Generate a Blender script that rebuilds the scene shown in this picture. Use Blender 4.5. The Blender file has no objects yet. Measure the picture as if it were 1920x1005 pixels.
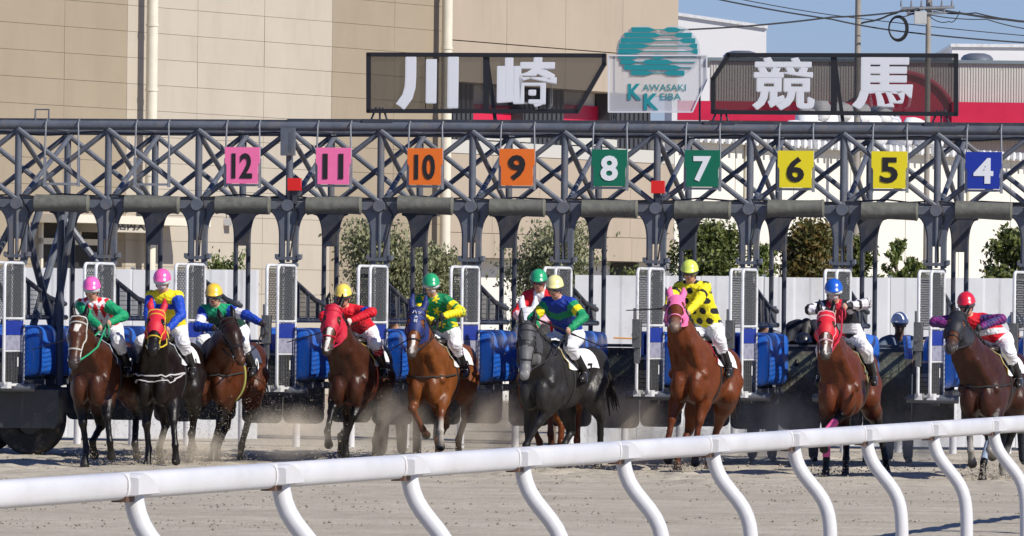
import bpy, bmesh, math, random
import numpy as np
from mathutils import Vector, Matrix
random.seed(7); np.random.seed(7)
sc = bpy.context.scene
col = sc.collection
# ------------------------------------------------------------------ camera, sky, sun, exposure
F, H, YH, ROLL = 13000.0, 1.9, 590.0, 0.0107        # focal length and horizon in pixels of the 1920 px wide frame
cam_d = bpy.data.cameras.new('camera'); cam = bpy.data.objects.new('camera', cam_d); col.objects.link(cam)
cam_d.sensor_width = 36.0; cam_d.lens = 36.0*F/1920.0; cam_d.clip_start = 1.0; cam_d.clip_end = 6000.0
cam.location = (0, 0, H)
cam.rotation_euler = (Matrix.Rotation(math.atan((YH-502.5)/F), 4, 'X') @ Matrix.Rotation(math.pi/2, 4, 'X') @ Matrix.Rotation(ROLL, 4, 'Z')).to_euler()
cam_d.dof.use_dof = False
sc.camera = cam
SUN_AZ, SUN_EL = math.atan2(1.0, -0.80), math.radians(37)
sun_dir = Vector((math.sin(SUN_AZ)*math.cos(SUN_EL), math.cos(SUN_AZ)*math.cos(SUN_EL), math.sin(SUN_EL)))
w = bpy.data.worlds.new('World'); sc.world = w; w.use_nodes = True
nt = w.node_tree; bg = nt.nodes['Background']
sky = nt.nodes.new('ShaderNodeTexSky'); sky.sky_type = 'NISHITA'; sky.sun_disc = False
sky.sun_elevation = SUN_EL; sky.sun_rotation = SUN_AZ; sky.altitude = 0; sky.air_density = 1.0; sky.dust_density = 0.3; sky.ozone_density = 8.0
tint = nt.nodes.new('ShaderNodeVectorMath'); tint.operation = 'MULTIPLY'; tint.inputs[1].default_value = (.97, .95, 1.25)
nt.links.new(sky.outputs[0], tint.inputs[0]); nt.links.new(tint.outputs[0], bg.inputs[0]); bg.inputs[1].default_value = 0.078
sd = bpy.data.lights.new('sun', 'SUN'); sd.energy = 5.0; sd.angle = math.radians(0.53); sd.color = (1.0, 0.945, 0.85)
sun = bpy.data.objects.new('sun', sd); col.objects.link(sun); sun.rotation_euler = sun_dir.to_track_quat('Z', 'Y').to_euler()
sun.location = (30, -20, 40)
vs = sc.view_settings; vs.view_transform = 'Standard'; vs.look = 'None'; vs.exposure = 0.15; vs.gamma = 1.0; vs.use_curve_mapping = False

# ------------------------------------------------------------------ helpers
CR, SR = math.cos(ROLL), math.sin(ROLL)
def P(px, py, Y):
    "point of the place that lies at depth Y under a spot of the photograph"
    a, b = px-960.0, py-502.5
    a2, b2 = a*CR + b*SR, -a*SR + b*CR
    return Vector((a2*Y/F, Y, H + (YH-502.5-b2)*Y/F))
def ground_Y(px, py):
    a, b = px-960.0, py-502.5
    b2 = -a*SR + b*CR
    return H*F/(b2-(YH-502.5))
MATS = {}
def mat(name, rgb, rough=0.6, metal=0.0, var=0.0, vscale=3.0, bump=0.0, bscale=20.0, attr=False, coat=0.0, spec=0.5, stretch=None, emit=None, dirt=None):
    if name in MATS: return MATS[name]
    m = bpy.data.materials.new(name); m.use_nodes = True; n = m.node_tree; b = n.nodes['Principled BSDF']
    b.inputs['Roughness'].default_value = rough; b.inputs['Metallic'].default_value = metal
    b.inputs['Specular IOR Level'].default_value = spec
    if coat: b.inputs['Coat Weight'].default_value = coat; b.inputs['Coat Roughness'].default_value = 0.25
    c = (*rgb, 1.0); src = None
    if attr:
        a = n.nodes.new('ShaderNodeAttribute'); a.attribute_name = 'Col'; src = a.outputs['Color']
    tc = n.nodes.new('ShaderNodeTexCoord'); vec = tc.outputs['Object']
    if stretch:
        mp = n.nodes.new('ShaderNodeMapping'); mp.inputs['Scale'].default_value = stretch
        n.links.new(vec, mp.inputs['Vector']); vec = mp.outputs[0]
    if var:
        t = n.nodes.new('ShaderNodeTexNoise'); t.inputs['Scale'].default_value = vscale; t.inputs['Detail'].default_value = 6; t.inputs['Roughness'].default_value = 0.65
        n.links.new(vec, t.inputs['Vector'])
        mr = n.nodes.new('ShaderNodeMapRange'); mr.inputs['From Min'].default_value = .25; mr.inputs['From Max'].default_value = .75
        mr.inputs['To Min'].default_value = 1-var; mr.inputs['To Max'].default_value = 1+var
        n.links.new(t.outputs['Fac'], mr.inputs['Value'])
        mx = n.nodes.new('ShaderNodeVectorMath'); mx.operation = 'SCALE'
        if src: n.links.new(src, mx.inputs[0])
        else: mx.inputs[0].default_value = rgb
        n.links.new(mr.outputs[0], mx.inputs['Scale']); src = mx.outputs[0]
        rr = n.nodes.new('ShaderNodeMapRange'); rr.inputs['To Min'].default_value = max(.02, rough-.12); rr.inputs['To Max'].default_value = min(1, rough+.12)
        n.links.new(t.outputs['Fac'], rr.inputs['Value']); n.links.new(rr.outputs[0], b.inputs['Roughness'])
    if dirt:        # (colour, amount, scale, stretch): patchy grime, rust or dried sand
        dc, da, dsc, dst = dirt; m2 = n.nodes.new('ShaderNodeMapping'); m2.inputs['Scale'].default_value = dst; n.links.new(tc.outputs['Object'], m2.inputs[0])
        oi = n.nodes.new('ShaderNodeObjectInfo'); va = n.nodes.new('ShaderNodeVectorMath'); va.operation = 'ADD'; n.links.new(m2.outputs[0], va.inputs[0]); n.links.new(oi.outputs['Random'], va.inputs[1])
        t3 = n.nodes.new('ShaderNodeTexNoise'); t3.inputs['Scale'].default_value = dsc; t3.inputs['Detail'].default_value = 9; t3.inputs['Roughness'].default_value = .72; n.links.new(va.outputs[0], t3.inputs['Vector'])
        r3 = n.nodes.new('ShaderNodeMapRange'); r3.inputs['From Min'].default_value = .50; r3.inputs['From Max'].default_value = .72; r3.inputs['To Max'].default_value = da; n.links.new(t3.outputs['Fac'], r3.inputs['Value'])
        mc = n.nodes.new('ShaderNodeMix'); mc.data_type = 'RGBA'; n.links.new(r3.outputs[0], mc.inputs[0]); mc.inputs[7].default_value = (*dc, 1)
        if src: n.links.new(src, mc.inputs[6])
        else: mc.inputs[6].default_value = c
        src = mc.outputs[2]
    if src: n.links.new(src, b.inputs['Base Color'])
    else: b.inputs['Base Color'].default_value = c
    if bump:
        t2 = n.nodes.new('ShaderNodeTexNoise'); t2.inputs['Scale'].default_value = bscale; t2.inputs['Detail'].default_value = 5
        n.links.new(vec, t2.inputs['Vector'])
        bp = n.nodes.new('ShaderNodeBump'); bp.inputs['Strength'].default_value = bump; bp.inputs['Distance'].default_value = 0.02
        n.links.new(t2.outputs['Fac'], bp.inputs['Height']); n.links.new(bp.outputs[0], b.inputs['Normal'])
    if emit:
        b.inputs['Emission Color'].default_value = (*emit[0], 1); b.inputs['Emission Strength'].default_value = emit[1]
    MATS[name] = m; return m
def see_through(name, rgb, opacity, scale=0.0):
    "perforated or gauzy sheet: part of the light passes straight through the holes"
    if name in MATS: return MATS[name]
    m = bpy.data.materials.new(name); m.use_nodes = True; n = m.node_tree; b = n.nodes['Principled BSDF']
    b.inputs['Base Color'].default_value = (*rgb, 1); b.inputs['Roughness'].default_value = .6
    tr = n.nodes.new('ShaderNodeBsdfTransparent'); mix = n.nodes.new('ShaderNodeMixShader')
    if scale:
        tc = n.nodes.new('ShaderNodeTexCoord'); v = n.nodes.new('ShaderNodeTexVoronoi'); v.inputs['Scale'].default_value = scale; v.inputs['Randomness'].default_value = 0
        n.links.new(tc.outputs['Object'], v.inputs['Vector'])
        lt = n.nodes.new('ShaderNodeMath'); lt.operation = 'GREATER_THAN'; lt.inputs[1].default_value = opacity
        n.links.new(v.outputs['Distance'], lt.inputs[0]); n.links.new(lt.outputs[0], mix.inputs[0])
    else: mix.inputs[0].default_value = opacity
    n.links.new(tr.outputs[0], mix.inputs[1]); n.links.new(b.outputs[0], mix.inputs[2])
    n.links.new(mix.outputs[0], n.nodes['Material Output'].inputs['Surface'])
    MATS[name] = m; return m

class MB:
    def __init__(s): s.v = []; s.f = []
    def add(s, v, f):
        o = len(s.v); s.v += [tuple(p) for p in v]; s.f += [tuple(i+o for i in q) for q in f]; return s
    def box(s, x0, x1, y0, y1, z0, z1, M=None):
        v = [(x, y, z) for z in (z0, z1) for y in (y0, y1) for x in (x0, x1)]
        if M is not None: v = [M @ Vector(p) for p in v]
        return s.add(v, [(0,2,3,1), (4,5,7,6), (0,1,5,4), (2,6,7,3), (0,4,6,2), (1,3,7,5)])
    def tube(s, pts, r, n=8, closed=False, flat=1.0):
        pts = [Vector(p) for p in pts]; m = len(pts)
        rs = r if isinstance(r, (list, tuple)) else [r]*m
        base = len(s.v); up = None
        for i, p in enumerate(pts):
            if closed: t = pts[(i+1) % m]-pts[i-1]
            else: t = pts[min(i+1, m-1)]-pts[max(i-1, 0)]
            t.normalize()
            if up is None: up = Vector((0,0,1)) if abs(t.z) < .9 else Vector((0,1,0))
            a = t.cross(up)
            if a.length < 1e-6: a = t.cross(Vector((1,0,0)))
            a.normalize(); b = a.cross(t); b.normalize(); up = b
            for k in range(n):
                q = 2*math.pi*k/n + math.pi/n
                s.v.append(tuple(p + a*math.cos(q)*rs[i] + b*math.sin(q)*rs[i]*flat))
        for i in range(m if closed else m-1):
            j = (i+1) % m
            for k in range(n):
                l = (k+1) % n
                s.f.append((base+i*n+k, base+i*n+l, base+j*n+l, base+j*n+k))
        if not closed:
            s.f.append(tuple(base+k for k in range(n))[::-1]); s.f.append(tuple(base+(m-1)*n+k for k in range(n)))
        return s
    def prism(s, poly, d0, d1, fn):
        "poly: 2-D outline; fn(a, b, d) -> point"
        n = len(poly); v = [fn(a, b, d0) for a, b in poly] + [fn(a, b, d1) for a, b in poly]
        return s.add(v, [tuple(range(n))[::-1], tuple(range(n, 2*n))] + [(i, (i+1) % n, n+(i+1) % n, n+i) for i in range(n)])
    def mesh(s, name, m, smooth=False):
        me = bpy.data.meshes.new(name); me.from_pydata(s.v, [], s.f); me.validate()
        bm = bmesh.new(); bm.from_mesh(me); bmesh.ops.recalc_face_normals(bm, faces=bm.faces); bm.to_mesh(me); bm.free()
        if m: me.materials.append(m)
        if smooth: smooth_by_angle(me)
        return me
    def build(s, name, m, parent=None, smooth=False):
        return link(name, s.mesh(name, m, smooth), parent)
def smooth_by_angle(me, deg=40):
    me.shade_smooth()
    try: me.set_sharp_from_angle(angle=math.radians(deg))
    except Exception: pass
def link(name, data, parent=None, loc=None, rot=None):
    o = bpy.data.objects.new(name, data); col.objects.link(o)
    if parent: o.parent = parent
    if loc is not None: o.location = loc
    if rot is not None: o.rotation_euler = rot
    return o
def tag(o, label=None, cat=None, group=None, kind=None):
    if label: o['label'] = label
    if cat: o['category'] = cat
    if group: o['group'] = group
    if kind: o['kind'] = kind
    return o
def empty(name, loc=(0,0,0), rz=0.0):
    o = bpy.data.objects.new(name, None); col.objects.link(o); o.location = loc; o.rotation_euler = (0,0,rz); o.empty_display_size = .2; return o
def text_mesh(txt, size, m, offset=0.0, extrude=0.004, spacing=1.0, name='lettering', shear=0.0):
    c = bpy.data.curves.new(name, 'FONT'); c.body = txt; c.size = size; c.offset = offset; c.extrude = extrude
    c.align_x = 'CENTER'; c.align_y = 'CENTER'; c.space_character = spacing; c.shear = shear; c.resolution_u = 3
    o = bpy.data.objects.new(name, c); col.objects.link(o)
    bpy.context.view_layer.update()
    dg = bpy.context.evaluated_depsgraph_get()
    me = bpy.data.meshes.new_from_object(o.evaluated_get(dg)); me.name = name
    bpy.data.objects.remove(o); me.materials.clear(); me.materials.append(m)
    v = np.array([q.co[:] for q in me.vertices])            # centre it on its own outline
    if len(v):
        c0 = (v.min(0)+v.max(0))/2; me.transform(Matrix.Translation((-c0[0], -c0[1], 0)))
    return me
def fit_text(txt, wid, hei, m, **k):
    me = text_mesh(txt, 1.0, m, **k); v = np.array([q.co[:] for q in me.vertices]); e = v.max(0)-v.min(0)
    me.transform(Matrix.Diagonal((wid/e[0], hei/e[1], 1, 1))); return me

# ------------------------------------------------------------------ materials
SANDC = (.30,.25,.19)
STEEL = mat('blue grey painted steel', (.098,.110,.134), .42, .0, var=.25, vscale=5, bump=.12, bscale=30, dirt=((.17,.14,.11), .65, 6.0, (1,1,.5)))
STEEL2 = mat('dark and shade toned steel', (.036,.042,.058), .45, var=.25, vscale=5, dirt=((.12,.10,.08), .6, 6.0, (1,1,.5)))  # dark fittings; on the rear posts the tone is painted shade
GALV = mat('galvanised metal', (.30,.31,.32), .45, .6, var=.2, vscale=8)
WHITEP = mat('white enamel', (.66,.67,.68), .35, var=.06, vscale=6, bump=.05, bscale=9, dirt=((.26,.22,.18), .75, 9.0, (1,1,.6)))
RAILW = mat('white rail plastic', (.58,.58,.59), .36, var=.05, vscale=2.2, bump=.06, bscale=4, dirt=((.36,.32,.27), .20, 7.0, (.35,1,1)))
OLIVE = mat('olive grey vinyl', (.135,.135,.112), .5, var=.2, vscale=4, bump=.8, bscale=7, dirt=((.05,.05,.045), .6, 8.0, (1,1,1)))
BLUEV = mat('blue vinyl', (.02,.15,.66), .36, var=.2, vscale=3, bump=1.0, bscale=4.5, coat=.2, dirt=((.16,.17,.20), .55, 5.0, (1,1,.5)))
DARKV = mat('dark rubber mat', (.085,.083,.066), .75, var=.3, vscale=5, bump=.5, bscale=12, dirt=(SANDC, .8, 5.0, (1,1,.7)))
BLACK = mat('black paint', (.012,.012,.015), .5)
RUBBER = mat('tyre rubber', (.022,.022,.023), .8, var=.3, vscale=6, bump=.3, bscale=25, dirt=(SANDC, .6, 4.0, (1,1,1)))
# ------------------------------------------------------------------ ground
def vnoise(x, y, s, seed):
    rs = np.random.RandomState(seed); T = rs.rand(256, 256)
    X, Y = x/s, y/s; xi, yi = np.floor(X).astype(int), np.floor(Y).astype(int); fx, fy = X-xi, Y-yi
    fx = fx*fx*(3-2*fx); fy = fy*fy*(3-2*fy)
    g = lambda a, b: T[a % 256, b % 256]
    return (g(xi,yi)*(1-fx)+g(xi+1,yi)*fx)*(1-fy)+(g(xi,yi+1)*(1-fx)+g(xi+1,yi+1)*fx)*fy - .5
xs = np.concatenate([[-3000,-800,-200,-60,-25], np.arange(-11, 11.01, .055), [25,60,200,800,3000]])
ys = np.concatenate([[-60,0,20,40,52], np.arange(57, 97, .075), np.arange(97, 112, .5), [125,150,200,300,600,1500,5000]])
GX, GY = np.meshgrid(xs, ys)
def gz(x, y):
    a = np.clip((y-54)/4, 0, 1)*np.clip((100-y)/4, 0, 1)*np.clip((12-np.abs(x))/1.5, 0, 1)
    rut = np.clip((y-74)/8, .25, 1)
    pit = np.clip(vnoise(x, y*.8, .30, 11)-.12, 0, 1)*np.clip((y-79)/5, 0, 1)
    return a*(.04*rut*vnoise(x, y, 1.3, 1) + .05*rut*vnoise(x*.7+y*.1, y, .38, 2) + .028*rut*vnoise(x, y, .16, 3) - .20*pit + .018*vnoise(x*.22+3, y*1.6, .5, 4) + .012*vnoise(x*.12, y*2.4, .4, 6))
GZ = gz(GX, GY)
ny, nx = GX.shape
idx = np.arange(ny*nx).reshape(ny, nx)
quads = np.stack([idx[:-1,:-1], idx[:-1,1:], idx[1:,1:], idx[1:,:-1]], -1).reshape(-1, 4)
def np_mesh(name, V, Q, m=None, smooth=True):
    me = bpy.data.meshes.new(name); n = Q.shape[1]
    me.vertices.add(len(V)); me.vertices.foreach_set('co', np.ascontiguousarray(V, dtype=np.float32).ravel())
    me.loops.add(Q.size); me.loops.foreach_set('vertex_index', np.ascontiguousarray(Q, dtype=np.int32).ravel())
    me.polygons.add(len(Q)); me.polygons.foreach_set('loop_start', np.arange(0, Q.size, n, dtype=np.int32)); 
    me.update(calc_edges=True)
    if smooth: me.shade_smooth()
    if m: me.materials.append(m)
    return me
def sand_material():
    m = bpy.data.materials.new('track sand'); m.use_nodes = True; n = m.node_tree; b = n.nodes['Principled BSDF']; b.inputs['Roughness'].default_value = .95
    b.inputs['Specular IOR Level'].default_value = .15
    tc = n.nodes.new('ShaderNodeTexCoord')
    def noise(scale, sx=1, sy=1, det=6):
        mp = n.nodes.new('ShaderNodeMapping'); mp.inputs['Scale'].default_value = (sx, sy, 1); n.links.new(tc.outputs['Object'], mp.inputs[0])
        t = n.nodes.new('ShaderNodeTexNoise'); t.inputs['Scale'].default_value = scale; t.inputs['Detail'].default_value = det; t.inputs['Roughness'].default_value = .7
        n.links.new(mp.outputs[0], t.inputs['Vector']); return t.outputs['Fac']
    r = n.nodes.new('ShaderNodeValToRGB'); e = r.color_ramp.elements
    e[0].position = .36; e[0].color = (.345,.300,.228,1); e[1].position = .62; e[1].color = (.50,.452,.365,1)
    a = n.nodes.new('ShaderNodeMath'); a.operation = 'ADD'; s1 = n.nodes.new('ShaderNodeMath'); s1.operation = 'MULTIPLY'; s1.inputs[1].default_value = .55
    s2 = n.nodes.new('ShaderNodeMath'); s2.operation = 'MULTIPLY'; s2.inputs[1].default_value = .45
    n.links.new(noise(.5, .35, 1.1), s1.inputs[0]); n.links.new(noise(5, .6, .6, 8), s2.inputs[0]); n.links.new(s1.outputs[0], a.inputs[0]); n.links.new(s2.outputs[0], a.inputs[1])
    n.links.new(a.outputs[0], r.inputs[0]); n.links.new(r.outputs[0], b.inputs['Base Color'])
    bp = n.nodes.new('ShaderNodeBump'); bp.inputs['Strength'].default_value = .8; bp.inputs['Distance'].default_value = .03
    n.links.new(noise(14, 1, 1, 8), bp.inputs['Height']); n.links.new(bp.outputs[0], b.inputs['Normal'])
    return m
SAND = sand_material()
tag(link('ground', np_mesh('ground', np.stack([GX, GY, GZ], -1).reshape(-1, 3), quads, SAND)), kind='structure')
CLOD = mat('damp sand clod', (.25,.215,.17), .95, var=.3, vscale=20)
def clods(n, gen, name, m, label):
    ico = np.array([(0,0,1),(.9,0,.2),(.28,.85,.2),(-.73,.5,.2),(-.73,-.5,.2),(.28,-.85,.2),(0,0,-.4)])
    tri = np.array([(0,1,2),(0,2,3),(0,3,4),(0,4,5),(0,5,1),(6,2,1),(6,3,2),(6,4,3),(6,5,4),(6,1,5)])
    c, r = gen(n); V = c[:,None,:] + ico[None]*r[:,None,None]*(.7+.6*np.random.rand(n, 7, 1)); T = (tri[None]+7*np.arange(n)[:,None,None]).reshape(-1, 3)
    return tag(link(name, np_mesh(name, V.reshape(-1, 3), T, m, False)), label, 'sand', kind='stuff')
def gen_ground(n):
    y = 60+36*np.random.rand(n)**1.0; x = (np.random.rand(n)*2-1)*(.078*y+.4)
    k = (vnoise(x*.35, y*1.2, 1.0, 9) > .02); x, y = x[k], y[k]
    c = np.stack([x, y, gz(x, y)], 1); full = np.zeros((n,3)); full[:] = c[np.random.randint(0, len(c), n)]; full[:len(c)] = c
    return full, .006+.016*np.random.rand(n)**3
clods(7000, gen_ground, 'sand_clods', CLOD, 'small dark damp clods strewn over the pale sand track')

# ------------------------------------------------------------------ white hoarding fence and inner running rail behind the gate
FY = 101.0
FENCEW = mat('pale hoarding sheet', (.62,.63,.64), .5, .0, var=.08, vscale=1.3, bump=.12, bscale=3, dirt=((.40,.38,.34), .5, 2.5, (1,1,.3)))
fence = tag(empty('hoarding_fence', (0, FY, 0)), 'pale grey corrugated site fence standing behind the starting gate', 'fence')
pw = .92
def ribbed(wid, z0, z1, ribs, dep):
    b = MB(); pts = []
    st = wid/ribs
    for i in range(ribs):
        x = i*st; pts += [(x, 0), (x+st*.42, 0), (x+st*.5, -dep), (x+st*.92, -dep)]
    pts.append((wid, 0))
    top = pts; n = len(top); v = [(x, y, z0) for x, y in top]+[(x, y, z1) for x, y in top]+[(x, y+.02, z0) for x, y in top]+[(x, y+.02, z1) for x, y in top]
    f = []
    for i in range(n-1): f += [(i, i+1, n+i+1, n+i), (2*n+i+1, 2*n+i, 3*n+i, 3*n+i+1), (n+i, n+i+1, 3*n+i+1, 3*n+i)]
    return b.add(v, f)
pm = ribbed(pw-.006, .04, 2.50, 2, .006).mesh('fence_panel', FENCEW)
pc = MB().box(-.03, .03, -.07, -.02, 0, 2.53).mesh('fence_post', GALV)
for i in range(-12, 12):
    if P(562, 560, FY).x-.2 < i*pw+pw/2 < P(1122, 560, FY).x: continue
    o = link('fence_panel', pm, fence, (i*pw, random.uniform(-.008, .008), random.uniform(-.015, .015)), (0, 0, random.uniform(-.006, .006)))
    if i % 2 == 0: link('fence_post', pc, fence, (i*pw-.006, .12, 0))
for xa_, xb_ in ((-11.2, P(540, 560, FY).x), (P(1140, 560, FY).x, 11.2)): MB().box(xa_, xb_, -.035, -.012, .9, .97).build('fence_rail', FENCEW, fence)
IY = 98.2
inner = tag(empty('inner_running_rail', (0, IY, 0)), 'white inner running rail on round posts behind the gate', 'rail')
MB().tube([(-9.5,0,1.02), (9.5,0,1.02)], .06, 10).build('rail_tube', RAILW, inner, True)
ipm = MB().tube([(0,0,-.05), (0,0,.7), (0,-.06,.9), (0,-.02,1.0)], .055, 10).mesh('rail_post', RAILW, True)
for i in range(-12, 13): link('rail_post', ipm, inner, (i*.775+.07, 0, 0))
ROPE = mat('orange rope', (.55,.25,.05), .7)
tag(MB().tube([P(x, 640+4*math.sin(x*.01)+(x-1400)*.012, FY-.4) for x in range(1150, 1921, 35)], .012, 6).build('safety_rope', ROPE, None, True), 'thin orange rope strung in front of the pale site fence', 'rope')

# ------------------------------------------------------------------ big beige building (wall runs away to the right)
BD = Vector((.485, .8745, 0)); BN = Vector((.8745, -.485, 0))
b0 = P(835, 590, 150); b0.z = 0
brz = math.atan2(BD.y, BD.x)
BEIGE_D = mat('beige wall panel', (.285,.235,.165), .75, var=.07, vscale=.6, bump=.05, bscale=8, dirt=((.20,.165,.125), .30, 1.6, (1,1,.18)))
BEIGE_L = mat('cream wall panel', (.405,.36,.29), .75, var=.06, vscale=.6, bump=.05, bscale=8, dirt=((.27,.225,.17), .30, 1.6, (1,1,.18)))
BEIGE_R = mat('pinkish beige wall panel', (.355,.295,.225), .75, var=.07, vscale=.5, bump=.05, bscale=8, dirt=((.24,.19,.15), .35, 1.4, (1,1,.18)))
JOINT = mat('wall joint filler', (.30,.24,.19), .8)
CREAMP = mat('cream pipe paint', (.62,.58,.47), .45, var=.08, vscale=4)
SHADEIN = mat('painted interior shade', (.02,.018,.017), .8)  # shade inside openings, put into the colour
LOUV = mat('dark louvre metal', (.045,.047,.055), .55)
def on_wall(px, py, off=0.0, base=b0):
    "local (s along wall, z) where the wall plane meets the sight line"
    d = P(px, py, 1.0)-Vector((0, 0, H)); d = Vector((d.x, d.y, d.z)); o = Vector((0, 0, H))
    q = base + BN*off; t = (q-o).dot(BN)/d.dot(BN); w_ = o + d*t
    return (w_-base).dot(BD), w_.z
bld = tag(empty('beige_building', b0, brz), 'large beige and cream panelled building rising behind the starting gate', 'building')
# in the building frame x runs along the wall, -y points out of it
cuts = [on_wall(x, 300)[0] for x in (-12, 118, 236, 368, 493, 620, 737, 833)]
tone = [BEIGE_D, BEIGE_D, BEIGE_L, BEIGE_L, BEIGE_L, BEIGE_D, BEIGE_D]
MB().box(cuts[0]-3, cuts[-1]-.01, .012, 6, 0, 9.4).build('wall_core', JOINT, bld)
s_a, z_a = on_wall(72, 398); s_b, z_b = on_wall(187, 398)
ch = .522
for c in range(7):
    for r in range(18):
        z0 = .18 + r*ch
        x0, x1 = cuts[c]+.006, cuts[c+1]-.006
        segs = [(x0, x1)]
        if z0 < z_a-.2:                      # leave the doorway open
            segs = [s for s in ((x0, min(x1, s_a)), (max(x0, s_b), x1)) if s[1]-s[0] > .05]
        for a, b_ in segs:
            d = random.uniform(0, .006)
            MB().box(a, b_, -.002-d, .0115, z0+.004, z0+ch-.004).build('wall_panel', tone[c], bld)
zt = z_a-.2
MB().box(s_a+.03, s_b-.03, .004, .0118, .02, zt).build('doorway', SHADEIN, bld)  # thin near-black sheet, painted as the unlit recess
fr = MB(); fr.box(s_a, s_b, -.08, .05, z_a-.62, z_a-.5); fr.box(s_a, s_a+.07, -.08, .05, 0, zt); fr.box(s_b-.07, s_b, -.08, .05, 0, zt); fr.box((s_a+s_b)/2+.3, (s_a+s_b)/2+.36, -.06, .05, z_a-.5, zt)
fr.build('door_frame', CREAMP, bld)
MB().box(s_a-.3, s_b+2.6, -1.0, 0, zt+.0, zt+.16).build('canopy', CREAMP, bld)
# upper block, recess with louvres, lower block on the right of the pipe
sR, _ = on_wall(1271, 100); zu0 = on_wall(850, 152)[1]; s0 = cuts[-1]
zl1 = on_wall(900, 263)[1]; zl0 = on_wall(1150, 490)[1]
upm = [s0+.01 + (sR-s0-.01)*k/4 for k in range(5)]
zsm = on_wall(850, 75)[1]
for k in range(4):
    for (a, b_) in ((zu0, zsm-.01), (zsm+.012, 9.4)):
        MB().box(upm[k]+.006, upm[k+1]-.006, -.004, 2.0, a, b_).build('wall_panel', BEIGE_R, bld)
MB().box(s0, sR-.02, .9, 3.0, zl1-.2, zu0+.1).build('recess_wall', mat('white painted wall', (.68,.67,.63), .7, var=.05), bld)
REDP = mat('crimson fascia', (.52,.012,.05), .4, var=.08, vscale=2)
for k, (xa, xb) in enumerate(((848, 925), (1018, 1094), (1180, 1256))):
    sa, sb = on_wall(xa, 200)[0], on_wall(xb, 200)[0]
    g = MB().box(sa, sb, .5, .89, zl1-.1, zu0)
    for j in range(9):
        x = sa+(sb-sa)*(j+.2)/9; g.box(x, x+(sb-sa)*.05, .46, .51, zl1-.1, zu0)
    g.build('louvre_panel', LOUV, bld)
for k, (xa, xb) in enumerate(((925, 1018), (1094, 1180), (1256, 1290))):
    sa, sb = on_wall(xa, 200)[0], min(on_wall(xb, 200)[0], sR-.03); zz = on_wall(xa, 222)[1]
    MB().box(sa+.01, sb-.01, .8, .89, zz-.02, zz+.34).build('red_fascia', REDP, bld)
    MB().box(sa+.01, sb-.01, .3, .85, zl1+.03, zl1+.2).build('white_beam', mat('cream beam', (.45,.44,.40), .6), bld)
MB().box(s0+.01, sR-.02, .05, .88, zl1-.3, zl1-.01).build('ledge', mat('cream beam', (.45,.44,.40), .6), bld)
lm = [s0+.01 + (sR-.12-s0)*k/5 for k in range(6)]; zq = [zl0, on_wall(1150, 445)[1], on_wall(1150, 408)[1], zl1-.31]
for k in range(5):
    for r in range(3):
        MB().box(lm[k]+.005, lm[k+1]-.005, -.006-.05*(r == 0), 1.8, zq[r]+.006, zq[r+1]-.006).build('wall_panel', BEIGE_R, bld)
MB().box(s0+.3, sR-.3, .5, 1.6, 0, zl0).build('undercroft', mat('white lower wall', (.62,.6,.55), .7, var=.06), bld)
for xa, xb in ((905, 935), (1180, 1230)):
    sa, sb = on_wall(xa, 500)[0], on_wall(xb, 500)[0]
    MB().box(sa, sb, .44, .49, .3, zl0-.02).build('window', SHADEIN, bld)
for px_, nm in ((285, 'dark shaded doorway side'), (838, 'louvred recess')):
    s_, _ = on_wall(px_, 100, .3); b_ = b0 + BD*s_
    pipe = empty('downpipe', (b_+BN*.3)); tag(pipe, 'tall cream downpipe fixed to the cream wall band' if px_ < 500 else 'tall cream downpipe beside the dark louvred recess', 'pipe')
    g = MB().tube([(0,0,0), (0,0,9.3)], .118, 14); g.build('pipe', CREAMP, pipe, True)
    for z in (2.4, 4.6, 6.3, 7.6, 8.9): MB().tube([(0,0,z), (0,0,z+.05)], .132, 14).build('pipe_collar', CREAMP, pipe, True)
    MB().box(-.03,.03, 0,.34, 4.0,4.1, Matrix.Rotation(brz, 4, 'Z')).build('bracket', GALV, pipe)
# entrance sign and wall lamp
s1, z1 = on_wall(214, 411, .9); s2, z2 = on_wall(293, 437, .9)
sg = tag(empty('entrance_sign', b0+BD*((s1+s2)/2)+BN*.9+Vector((0,0,(z1+z2)/2)), brz), 'small beige entrance sign with dark Japanese characters on the building canopy', 'sign')
wid, hei = s2-s1, z1-z2
MB().box(-wid/2, wid/2, 0, .9, -hei/2, hei/2).build('sign_board', mat('sign board beige', (.45,.41,.34), .6), sg)
o = link('lettering', fit_text('店内入口', wid*.86, hei*.66, mat('dark lettering', (.03,.03,.03), .6), offset=.012), sg, (0, -.008, 0), (math.pi/2, 0, 0))
s1, z1 = on_wall(423, 412, .0)
lp = tag(empty('wall_lamp', b0+BD*s1+Vector((0,0,z1)), brz), 'small white flood lamp on the cream building wall', 'lamp')
MB().box(-.1,.1, -.22,-.005, -.12,.03).build('lamp_body', WHITEP, lp); MB().tube([(0,-.1,.03),(0,-.1,.2),(0,0,.22)], .02, 6).build('lamp_arm', GALV, lp)

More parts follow.
